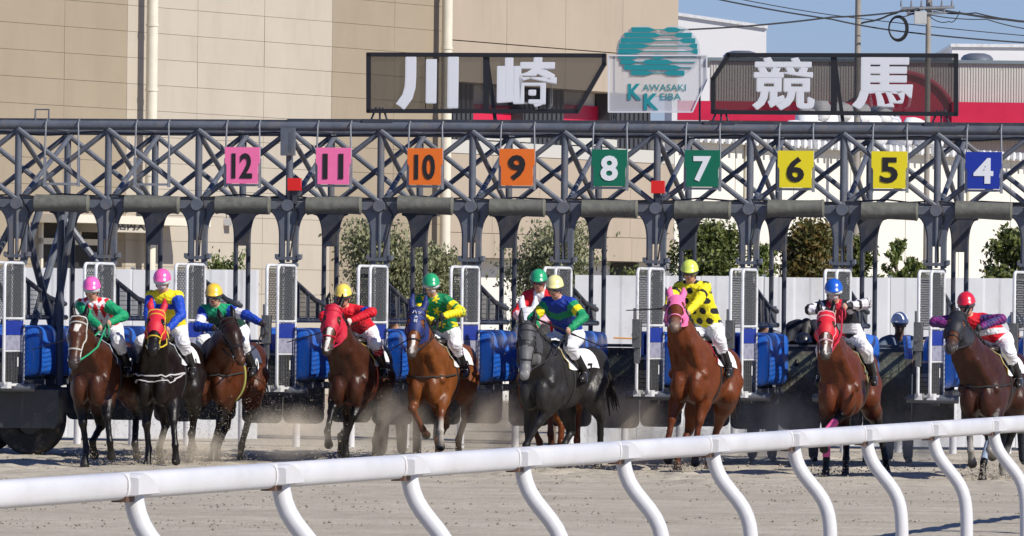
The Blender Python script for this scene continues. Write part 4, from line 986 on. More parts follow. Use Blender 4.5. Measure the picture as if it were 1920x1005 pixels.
    if spec.get('blaze'):
        b0_, b1_, bw = spec['blaze']; m = near & (hs > b0_) & (hs < b1_) & (np.abs(hl+.006*np.sin(hs*40)) < bw*(1.2-.5*(hs-b0_)/(b1_-b0_))) & (hn > 0); C[m] = (.62,.58,.53)
    if spec.get('dapple') is not None:
        g = spec['dapple']; C[near & (hs > .25)] = C[near & (hs > .25)]*.5+np.array(g)*.5
    nv = S.grad(V) if False else None
    skin_obj('body', V, Q, COAT, e, C, 2)
    # eyes
    for s in (-1, 1):
        bm = bmesh.new(); bmesh.ops.create_uvsphere(bm, u_segments=10, v_segments=8, radius=.021); me = bpy.data.meshes.new('eye'); bm.to_mesh(me); bm.free(); me.shade_smooth(); me.materials.append(mat('horse eye', (.012,.008,.006), .1, coat=.6))
        link('eye', me, e, tuple(hp(.175, .012, s*.083)))
    # mane, forelock and tail
    mn = MB(); rs = random.Random(spec['px'])
    crest0, crest1 = T(.34, 0, 1.58), hp(-.03, -.05)
    nm = 26 if not spec.get('nomane') else 0
    MP = S.project(np.array([crest0*(1-i/(nm-1))+crest1*(i/(nm-1))+np.array((-.03, 0, .06)) for i in range(nm)]), .0) if nm else []
    for i in range(nm):
        p = MP[i]
        sd_ = spec.get('maneside', 1)
        for j in range(2):
            q1 = p+np.array((rs.uniform(-.03,.03), sd_*rs.uniform(.02,.06), rs.uniform(.01,.05))); q2 = q1+np.array((rs.uniform(-.05,.02), sd_*rs.uniform(.02,.05), -rs.uniform(.06,.14)))
            mn.tube([p, q1, q2], [.014, .014, .003], 4)
    if nm: mn.build('mane', HAIR, e)
    tl = MB(); t0 = T(-.97, 0, 1.38)
    for i in range(22):
        d = np.array((rs.uniform(-.5,-.25), rs.uniform(-.10,.12)+spec.get('tails', .0), 0)); ln = rs.uniform(.55, .85)
        tl.tube([t0+np.array((.06,rs.uniform(-.02,.02),.0)), t0+d*.25+np.array((-.06,0,-.05)), t0+d*.6+np.array((-.05,0,-.35*ln)), t0+d+np.array((0,0,-.85*ln))], [.022, .024, .02, .004], 5)
    tl.build('tail', HAIR, e)
    # hood
    if spec.get('hood'):
        S2 = Skin(); S2.p = [p for p in S.p if min(np.linalg.norm(p[1]-poll), np.linalg.norm((p[2] if p[0] == 'c' else p[1])-poll)) < .62 and p[6] in (1, 3, 5, 8, 0) and np.linalg.norm(p[1]-T(.3,0,1.22)) > .05 and p[1][2] > 1.2]
        if spec['hood'] == 'noears': S2.p = [p for p in S2.p if not (p[0] == 'c' and p[3] in (.036, .034))]
        V2, Q2 = S2.surface(.0115, .007)
        r2 = (V2-poll)/K; s2, n2, l2_ = r2 @ a, r2 @ nrm, r2 @ c_
        eye = np.sqrt((s2-.175)**2+((np.abs(l2_)-.08)*1.1)**2+((n2-.01)*.8)**2)
        keep = (s2 < spec.get('hoodend', .33)-.55*np.maximum(0, n2)*spec.get('peak', 1)-.0) & (s2 > -.22) & (eye > .047) & (n2 > -.20-.1*s2) & (np.linalg.norm(r2, axis=1) < .6)
        V3, Q3, _ = sub_mesh(V2, Q2, keep)
        if len(Q3):
            o = skin_obj('hood', V3, Q3, cmat('hood '+spec['hoodname'], spec['hoodc'], .6, bump=.25, bscale=30, var=.06), e, None, 1)
            if spec.get('hoodtext'):
                for k, ch_ in enumerate(spec['hoodtext']):
                    me = fit_text(ch_, .05 if len(ch_) == 1 else .11, .05, NW, offset=.0, extrude=.001)
                    Mx = Matrix(((c_[0], -a[0], nrm[0], 0), (c_[1], -a[1], nrm[1], 0), (c_[2], -a[2], nrm[2], 0), (0,0,0,1)))
                    pz = S.project(np.array([hp(.07+.062*k, .12)]), .022)[0]; Mx.translation = Vector(pz); me.transform(Mx); link('lettering', me, o)
    # bridle: bands pressed onto the head
    bm_ = cmat('bridle '+spec['tackname'], spec['tack'], .5)
    def band(name, pts, r, m, off=.006, closed=False, flat=1.0, parent=e):
        q = S.project(np.array(pts), off); return MB().tube(q, r, 5, closed=closed, flat=flat).build(name, m, parent, True)
    ring = lambda s, rn, rl, n0, k=22: [hp(s+.03*math.sin(t), n0+rn*math.sin(t), rl*math.cos(t)) for t in [2*math.pi*i/k for i in range(k)]]
    band('noseband', ring(.37, .12, .12, -.05), .010, bm_, closed=True)
    band('headpiece', [hp(-.02+.05*abs(math.cos(t)), .0+.1*math.sin(t), .13*math.cos(t)) for t in [math.pi*i/12 for i in range(13)]], .010, bm_)
    band('browband', [hp(.07, .0+.12*math.sin(t), .12*math.cos(t)) for t in [math.pi*i/12 for i in range(13)]], .009, bm_)
    for s in (-1, 1):
        band('cheek_strap', [hp(.03+.43*t, -.01-.05*t, s*.13) for t in np.linspace(0, 1, 9)], .008, bm_)
        bp_ = S.project(np.array([hp(.47, -.06, s*.1)]), .006)[0]
        MB().tube([bp_+.032*(a*math.cos(t)+nrm*math.sin(t)) for t in [2*math.pi*i/12 for i in range(12)]], .007, 5, closed=True).build('bit_ring', BITM, e, True)
    if spec.get('cheekpads'):      # fluffy noseband roll
        band('nose_roll', ring(.33, .12, .12, -.05), .026, cmat('roll %.3f' % spec['cheekpads'][0], spec['cheekpads'], .9), .012, True)
    bits = [S.project(np.array([hp(.47, -.07, s*.1)]), .01)[0] for s in (-1, 1)]
    # saddle cloth, saddle, girth, breast girth, number cloth
    def wrap(name, x0, x1, a0, a1, off, m, nx_=12, na=14, skew=0.0, parent=e, thick=.008):
        G = []
        for i in range(nx_+1):
            for j in range(na+1):
                ph = a0+(a1-a0)*j/na; x = x0+(x1-x0)*i/nx_+skew*abs(ph)
                G.append(T(x, .45*math.sin(ph), 1.16+.52*math.cos(ph)))
        G = S.project(np.array(G), off, 8); top_ = G; n_ = (nx_+1)*(na+1); nn = S.grad(G); low = G-nn*thick
        q = [(i*(na+1)+j, i*(na+1)+j+1, (i+1)*(na+1)+j+1, (i+1)*(na+1)+j) for i in range(nx_) for j in range(na)]
        f = q+[tuple(n_+k for k in w_[::-1]) for w_ in q]
        ed = [i*(na+1) for i in range(nx_+1)]; f += [(ed[i], ed[i+1], n_+ed[i+1], n_+ed[i]) for i in range(nx_)]
        ed = [i*(na+1)+na for i in range(nx_+1)]; f += [(ed[i+1], ed[i], n_+ed[i], n_+ed[i+1]) for i in range(nx_)]
        f += [(j+1, j, n_+j, n_+j+1) for j in range(na)]; ed = nx_*(na+1); f += [(ed+j, ed+j+1, n_+ed+j+1, n_+ed+j) for j in range(na)]
        b = MB(); b.v = [tuple(v) for v in np.concatenate([top_, low])]; b.f = f; return b.build(name, m, parent, True)
    cl_ = wrap('saddle_cloth', -.40, .26, -1.25, 1.25, .014, cmat('saddle '+spec['clothname'], spec['cloth'], .7, bump=.3, bscale=15), skew=-.06)
    if spec.get('trim'): 
        wrap('cloth_edge', .262, .295, -1.25, 1.25, .016, cmat('trim '+spec['clothname'], spec['trim'], .7), nx_=1, skew=-.06, parent=cl_)
    S3 = Skin(); S3.ell(T(-.02, 0, 1.585), (.20,.15,.05), .02).ell(T(-.20, 0, 1.60), (.07,.12,.05), .03).ell(T(.13, 0, 1.60), (.06,.08,.05), .03)
    for s in (-1, 1): S3.ell(T(.02, s*.2, 1.46), (.11,.05,.13), .03)
    v3, q3 = S3.surface(.016); skin_obj('saddle', v3, q3, LEATHER, e, None, 1)
    for s in (1,):
        me = fit_text(spec['num'], .10*len(spec['num'])**.7, .15, NB if sum(spec['cloth']) > .9 else NW, offset=.02, extrude=.001)
        c0_ = T(-.30, s*.42, 1.30); pz = S.project(np.array([c0_]), .02)[0]; nn = S.grad(np.array([pz]))[0]; up3 = unit(np.array((0,0,1.))-nn*nn[2]); rt = np.cross(up3, nn)
        Mx = Matrix(((rt[0], up3[0], nn[0], pz[0]), (rt[1], up3[1], nn[1], pz[1]), (rt[2], up3[2], nn[2], pz[2]), (0,0,0,1))); me.transform(Mx); link('numeral', me, cl_)
    gm = cmat('girth '+spec.get('girthname', 'dark'), spec.get('girth', (.02,.02,.022)), .7)
    def girth(x): return [T(x, .42*math.sin(t), 1.16+.45*math.cos(t)) for t in [1.0+ (2*math.pi-2.0)*i/20 for i in range(21)]]
    band('girth', girth(.10), .026, gm, .004, flat=.35)
    if spec.get('breast'):
        q = [T(.10+.62*math.cos(t)**1.0, .33*math.sin(t), 1.20-.03*math.cos(t)) for t in [-1.45+2.9*i/24 for i in range(25)]]
        band('breast_girth', q, .02, cmat('breast %.3f' % spec['breast'][0], spec['breast'], .7), .006, flat=.5)
        if spec.get('breast2'): band('breast_girth', [p+np.array((.0, 0, -.075*math.cos(t))) for p, t in zip(q, [-1.45+2.9*i/24 for i in range(25)])], .016, cmat('breast %.3f' % spec['breast'][0], spec['breast'], .7), .006, flat=.5)
    for key, bc in spec.get('bandage', {}).items():
        k0, f0 = legs[key]; B3 = Skin(); B3.cone(k0*.80+f0*.20, k0*.15+f0*.85, .050, .048, .01); v3, q3 = B3.surface(.012)
        skin_obj('leg_bandage', v3, q3, cmat('bandage %.2f %.2f' % bc[:2], bc, .7, bump=.3, bscale=40), e, None, 1)
    return dict(S=S, fr=fr, e=e, T=T, hp=hp, bits=bits, spec=spec, mat=bm_)
# ------------------------------------------------------------------ jockeys
def dome(name, m, parent, ctr, fwd, up, r, col_=None):
    fwd, up = unit(fwd), unit(up); fwd = unit(fwd-up*(fwd @ up)); sd_ = np.cross(up, fwd); b = MB(); n = 24
    prof = [(1.03, -.30), (1.06, -.22), (1.02, -.05), (.97, .18), (.86, .45), (.68, .68), (.44, .85), (.18, .94)]
    g = lambda x, y, z: tuple(ctr+fwd*x*r*1.18+sd_*y*r+up*z*r)
    for q, z in prof:
        for k in range(n):
            t = 2*math.pi*k/n; pk = .22*max(0, math.cos(t))**4 if z < -.1 else 0; b.v.append(g((q+pk)*math.cos(t), q*math.sin(t), z-.3*pk+.10*math.cos(t)*(z < 0)))
    for j in range(len(prof)-1): b.f += [(j*n+k, j*n+(k+1) % n, (j+1)*n+(k+1) % n, (j+1)*n+k) for k in range(n)]
    b.f += [tuple(range(n))[::-1]]; b.v.append(g(0, 0, .965)); q = len(b.v)-1; j = len(prof)-1
    b.f += [(j*n+k, j*n+(k+1) % n, q) for k in range(n)]
    return b.build(name, m, parent, True)
def head_prims(B, hc, fwd, up, c=0):
    fwd = unit(fwd-up*(fwd @ up)); sd_ = np.cross(up, fwd); g = lambda x, y, z: hc+fwd*x+sd_*y+up*z
    R = np.stack([fwd, sd_, up], 1)
    B.ell(g(-.01, 0, .03), (.098,.078,.10), .02, c, R).ell(g(.02, 0, -.05), (.07,.060,.075), .03, c, R).ell(g(.05, 0, -.095), (.032,.035,.028), .03, c, R)
    B.cone(g(.088, 0, -.005), g(.108, 0, -.038), .010, .015, .012, c).ell(g(.086, 0, -.072), (.012,.024,.010), .008, 2, R)
    for s in (-1, 1): B.ell(g(-.005, s*.080, -.02), (.02,.012,.03), .01, c, R).ell(g(.055, s*.038, -.03), (.03,.025,.025), .02, c, R)
    return g
def hand(B, wr, d, side, c):
    "closed fist: palm, four curled fingers of different length, thumb leaving the side of the palm"
    d = unit(d); up = np.array((0, 0, 1.)); sd_ = unit(np.cross(d, up)); up = np.cross(sd_, d)
    B.ell(wr+d*.055, (.042,.032,.034), .015, c)
    for i, (o, l) in enumerate(((.027, .036), (.009, .040), (-.009, .037), (-.026, .030))):
        k = wr+d*.085+up*o; m = k+d*l*.55+sd_*side*.018; t = m-d*.006+sd_*side*.026-d*.012
        B.cone(wr+d*.06+up*o, k, .0105, .0105, .006, c).cone(k, m, .0105, .0095, .005, c).cone(m, t, .0095, .009, .005, c)
    B.cone(wr+d*.035+up*.026, wr+d*.070+up*.044+sd_*side*.012, .013, .012, .008, c).cone(wr+d*.070+up*.044+sd_*side*.012, wr+d*.088+up*.036+sd_*side*.026, .012, .009, .006, c)
FACE = (.50,.27,.18)
def jockey(Hs, J):
    fr, T = Hs['fr'], Hs['T']; e = fr.empty('person'); tag(e, J['label'], 'jockey', 'jockeys riding out of the gate')
    xh = J.get('xh', .30); hc = fr.at(J['hx'], J['hy']+7, xh); ya = fr.yaw*.85; fwd = unit(np.array((math.cos(ya), math.sin(ya)+J.get('turn', 0), -.28))); up = unit(np.array((.28*math.cos(ya), .28*math.sin(ya)+J.get('tilt', 0), 1.)))
    nb = hc+np.array((-.10, -.02*J.get('turn', 0), -.155)); pv = T(J.get('pvx', -.30), J.get('pvy', 0), J.get('pvz', 1.70)); ch = nb*.70+pv*.30+np.array((.0, 0, .00))
    wa = nb*.35+pv*.65+np.array((0, 0, .02))
    sh = {s: nb+np.array((-.02, s*.165, -.045+s*J.get('shtilt', 0))) for s in (-1, 1)}
    B = Skin(); torso = []; arms = {-1: [], 1: []}; hips = []; boots = []
    def add(lst, *a_, **k): B.cone(*a_, **k); lst.append((len(B.p)-1, B.p[-1]))
    g = head_prims(B, hc, fwd, up); B.cone(hc+np.array((-.02,0,-.06)), nb, .052, .060, .03, 0)
    for s in (-1, 1):
        add(torso, pv+np.array((0, s*.055, 0)), wa+np.array((0, s*.05, 0)), .115, .105, k=.05, c=3); add(torso, wa+np.array((0, s*.05, 0)), ch+np.array((0, s*.07, -.0)), .105, .118, k=.05, c=3)
        add(torso, ch+np.array((.02, s*.06, -.02)), nb+np.array((0, s*.05, -.05)), .11, .075, k=.05, c=3); add(torso, nb+np.array((-.01, s*.05, -.03)), sh[s], .065, .062, k=.04, c=3)
    for s in (-1, 1):
        hx, hy, hxl = J['hands'][s]; wt = fr.at(hx, hy, hxl); bend = J.get('bend', {}).get(s, (-.25, s*1.0, -.25)); el, wr = two_bone(sh[s], wt, .285, .26, bend)
        add(arms[s], sh[s], el, .062, .047, k=.025, c=3+s); add(arms[s], el, wr, .047, .031, k=.02, c=3+s)
        hand(B, wr, unit(wr-el)*.7+np.array((.3,0,-.1)), -s, 1); J.setdefault('_h', {})[s] = wr+unit(wr-el)*.075
        hip = pv+np.array((.02, s*.09, -.03)); kn = T(.20, s*.265, 1.57+J.get('kz', 0)); an = T(-.13, s*.315, 1.22+J.get('kz', 0)); toe = an+np.array((.17, s*.03, -.05))
        add(hips, hip, kn, .092, .066, k=.04, c=3); add(hips, kn, kn*.72+an*.28, .068, .056, k=.03, c=3)
        add(boots, kn*.72+an*.28, an, .052, .038, k=.02, c=3); add(boots, an, toe, .040, .032, k=.02, c=3); add(boots, an+np.array((-.04,0,-.035)), toe+np.array((.02,0,-.01)), .026, .026, k=.015, c=3)
    pal = {0: J.get('face', FACE), 1: J.get('glove', (.48,.28,.2)), 2: (.30,.09,.07), 3: FACE, 4: FACE}
    V, Q = B.surface(.0095); skin_obj('body', V, Q, SKINM, e, B.colours(V, pal, .004), 1)
    def garment(name, items, infl, fn, h=.0105, m=CLOTH):
        G = Skin(); G.p = [p for _, p in items]; v, q = G.surface(h, infl)
        if name in ('racing_silks', 'breeches'):       # folds in the cloth
            n3 = G.grad(v); ph = hash(J['hname']) % 7 if False else len(J['label'])*.37; r_ = np.sin(v[:,2]*55+v[:,1]*38+4*np.sin(v[:,0]*17+ph)+ph)*np.sin(v[:,0]*23+v[:,1]*15-v[:,2]*21+ph*2)
            v = v+n3*((1-np.abs(r_))**2*.011-.003)[:, None]
        C = fn(v, G) if callable(fn) else np.tile(np.array(fn), (len(v), 1)); 
        return skin_obj(name, v, q, m, e, C, 1)
    items = torso+arms[-1]+arms[1]; nt_ = len(torso)
    def silk_fn(v, G):
        D = np.stack([G.dist(p, v) for p in G.p], 1); cls = D.argmin(1)      # 0..nt-1 torso, then right upper, right fore, left upper, left fore
        part = np.where(cls < nt_, 0, cls-nt_+1)
        t = np.zeros(len(v))
        for i in range(nt_, len(G.p)):
            a_, b_ = G.p[i][1], G.p[i][2]; m = cls == i; t[m] = np.clip((v[m]-a_) @ (b_-a_)/((b_-a_) @ (b_-a_)), 0, 1)
        return J['silk'](v-nb, part, t, v)
    garment('racing_silks', items, .012, silk_fn)
    garment('breeches', hips+[(0, torso[0][1]), (0, torso[4][1])], .010, J.get('breech', (.72,.72,.74)))
    for s in (0, 1): garment('boot', boots[s*3:(s+1)*3], .008, J.get('boot', (.02,.018,.018)), .011, mat('boot leather', (1,1,1), .35, attr=True))
    if J.get('sock'):
        for s in (0, 1): garment('stocking', [hips[2*s+1]], .013, J['sock'], .011)
    hel = dome('helmet', mat('helmet '+J['hname'], J['helmet'], .28, coat=.5, bump=.1, bscale=60), e, hc+up*.048, fwd, up, .108)
    if J.get('star'):
        pass
    # goggles and chin strap
    sd_ = np.cross(up, unit(fwd-up*(fwd @ up))); ff = unit(fwd-up*(fwd @ up))
    gp = [hc+ff*.103*math.cos(t)+sd_*.086*math.sin(t)+up*.002 for t in [-1.15+2.3*i/12 for i in range(13)]]
    go = MB().tube(gp, .031, 8, flat=1.0); go.build('goggles', mat('goggle lens '+J.get('gog', 'dark'), (.05,.055,.065) if J.get('gog', 'dark') == 'dark' else (.48,.50,.53), .12, coat=.5, var=.2, vscale=30), e, True)
    MB().tube([hc+sd_*.082+up*.02, hc+sd_*.07+ff*.02-up*.07, hc+ff*.055-up*.125, hc-sd_*.07+ff*.02-up*.07, hc-sd_*.082+up*.02], .008, 5).build('chin_strap', BLACK, e, True)
    if J.get('mask'):
        M_ = Skin(); M_.ell(hc+ff*.055-up*.058, (.05,.055,.045), .02, 0); v3, q3 = M_.surface(.011); skin_obj('face_cover', v3, q3, cmat('face cover', J['mask'], .7), e, None, 1)
    # reins run from the bit to the hands
    hm = (J['_h'][-1], J['_h'][1]); rb = Hs['mat'] if not J.get('rein') else cmat('rein %.3f %.3f' % J['rein'][:2], J['rein'], .6)
    for s, bt in zip((-1, 1), Hs['bits']):
        h_ = J['_h'][s]; md = (bt+h_)/2+np.array((0, s*.05, -.06)); MB().tube([bt, bt*.5+md*.5+np.array((0,0,-.01)), md, md*.5+h_*.5, h_], .0105, 5).build('rein', rb, Hs['e'], True)
    h_ = J['_h'][1]; lo = [h_+np.array((.02+.07*math.sin(t), .05*math.sin(t), -.13*(1-math.cos(t))/2*1.3)) for t in np.linspace(0, 2*math.pi, 12)]
    MB().tube(lo, .010, 5).build('rein', rb, Hs['e'], True)
    for s in (-1, 1):
        an = T(-.13, s*.315, 1.22+J.get('kz', 0)); MB().tube([T(-.02, s*.22, 1.50), an+np.array((.10, s*.01, .06)), an+np.array((.12, 0, -.07))], .008, 5).build('stirrup_strap', LEATHER, Hs['e'], True)
        MB().tube([an+np.array((.10, s*.06, -.08)), an+np.array((.10, s*.05, .03)), an+np.array((.10, -s*.04, .03)), an+np.array((.10, -s*.05, -.08))], .009, 5, closed=True).build('stirrup', BITM, Hs['e'], True)
    return dict(e=e, fr=fr, hands=J['_h'])
def whip(jk, s, px, py, dx, label, back=.12):
    h_ = jk['hands'][s]; tip = jk['fr'].at(px, py, h_[0]+dx); d = unit(tip-h_); fr = jk['fr']
    e = fr.empty('riding_whip'); tag(e, label, 'whip'); MB().tube([h_-d*back, h_+d*.12], .013, 6).build('grip', LEATHER, e, True); MB().tube([h_+d*.12, tip], [.009, .006], 6).tube([tip-d*.12, tip], .012, 4, flat=.4).build('shaft', BLACK, e, True)

A3 = lambda *c: np.array(c)
RED, WHT, GRN, BLU, YEL, BLK, NAVY, PURP = (.62,.012,.025), (.72,.70,.72), (.01,.27,.11), (.012,.06,.42), (.80,.66,.015), (.015,.015,.018), (.015,.018,.10), (.16,.02,.14)
def base(n, c): return np.tile(np.array(c, float), (n, 1))
def silk1(q, part, t, v):
    C = base(len(q), WHT); u_, w_ = q[:,1]/.085, (q[:,2]-.5*q[:,0])/.13; d = np.abs(((u_+w_) % 2)-1) + 0; m = (np.floor(u_+w_)+np.floor(u_-w_)) % 2 == 0
    du, dw = (u_+.5) % 1-.5, (w_+.5) % 1-.5; row = np.floor(w_+.5) % 2; du = (u_+.5*row+.5) % 1-.5; C[(np.abs(du)*1.15+np.abs(dw)) < .5] = RED; C[part > 0] = GRN; return C
def silk2(q, part, t, v):
    C = base(len(q), BLU); yoke = (part == 0) & (q[:,2] > -.135); C[yoke] = YEL; C[(part == 0) & (q[:,2] < -.20) & (q[:,1] > -.02)] = YEL; C[((part == 1)|(part == 3)) & (t < .12)] = YEL; return C
def silk3(q, part, t, v):
    C = base(len(q), (.012,.05,.035)); zig = q[:,2]+.03*np.abs(((q[:,1]*22) % 2)-1) > -.10; C[zig] = (.012,.30,.13); C[q[:,2] < -.26] = (.5,.52,.55); C[part > 0] = (.012,.05,.36); C[((part == 1)|(part == 3)) & (t > .45) & (t < .85)] = WHT; return C
def silk4(q, part, t, v):
    C = base(len(q), RED); C[((part == 1)|(part == 3)) & (t > .5) & (t < .8)] = (.012,.05,.36); C[(part == 0) & (q[:,2] < -.22)] = (.35,.01,.02); return C
def silk5(q, part, t, v):
    C = base(len(q), (.005,.20,.075)); u_, w_ = (q[:,1]+.02)/.16, (q[:,2]+.1)/.16; du, dw = (u_ % 1)-.5, (w_ % 1)-.5; an_ = np.arctan2(dw, du); C[(part == 0) & (np.hypot(du, dw) < .22+.12*np.cos(5*an_))] = YEL
    a = part > 0; C[a] = YEL; C[((part == 1)|(part == 3)) & (((t > .0) & (t < .35)) | ((t > .62) & (t < .74)))] = (.005,.20,.075); C[((part == 2)|(part == 4)) & (t < .08)] = (.005,.20,.075); return C
def silk6(q, part, t, v):
    C = base(len(q), (.012,.035,.26)); C[(part == 0) & (np.abs(q[:,2]+.22-.35*np.abs(q[:,1])) < .04)] = (.01,.22,.09); a = part > 0; C[a] = (.01,.25,.10); C[((part == 1)|(part == 3)) & (t > .4) & (t < .72)] = YEL; C[((part == 1)|(part == 3)) & (t < .12)] = (.012,.05,.36); return C
def silk7(q, part, t, v):
    C = base(len(q), RED); C[(part == 0) & (np.abs(q[:,1]) < .07)] = WHT; C[((part == 2)|(part == 4))] = (.72,.45,.5); return C
def silk8(q, part, t, v):
    C = base(len(q), (.80,.70,.02)); u_, w_ = q[:,1]/.125, (q[:,2]+.02)/.125; row = np.floor(w_) % 2; du, dw = ((u_+.5*row) % 1)-.5, (w_ % 1)-.5; C[(part == 0) & (np.hypot(du, dw) < .33)] = BLK; C[((part == 1)|(part == 3)) & (t > .45) & (t < .62)] = BLK; return C
def silk9(q, part, t, v):
    C = base(len(q), BLK); C[(part == 0) & (np.abs(q[:,1]) < .09)] = (.5,.01,.03); C[(part == 0) & (np.abs(q[:,2]+.30) < .06)] = WHT; C[part > 0] = WHT; C[(part > 0) & (((t > .35) & (t < .5)) | (t > .8))] = BLK; return C
def silk10(q, part, t, v):
    C = base(len(q), RED); C[(part == 0) & (np.abs(q[:,2]+.22-.2*np.abs(q[:,1])) < .035)] = (.6,.6,.62); C[part > 0] = PURP; C[(part > 0) & (np.sin(v[:,0]*60+v[:,2]*40) > .35)] = (.05,.04,.14); return C

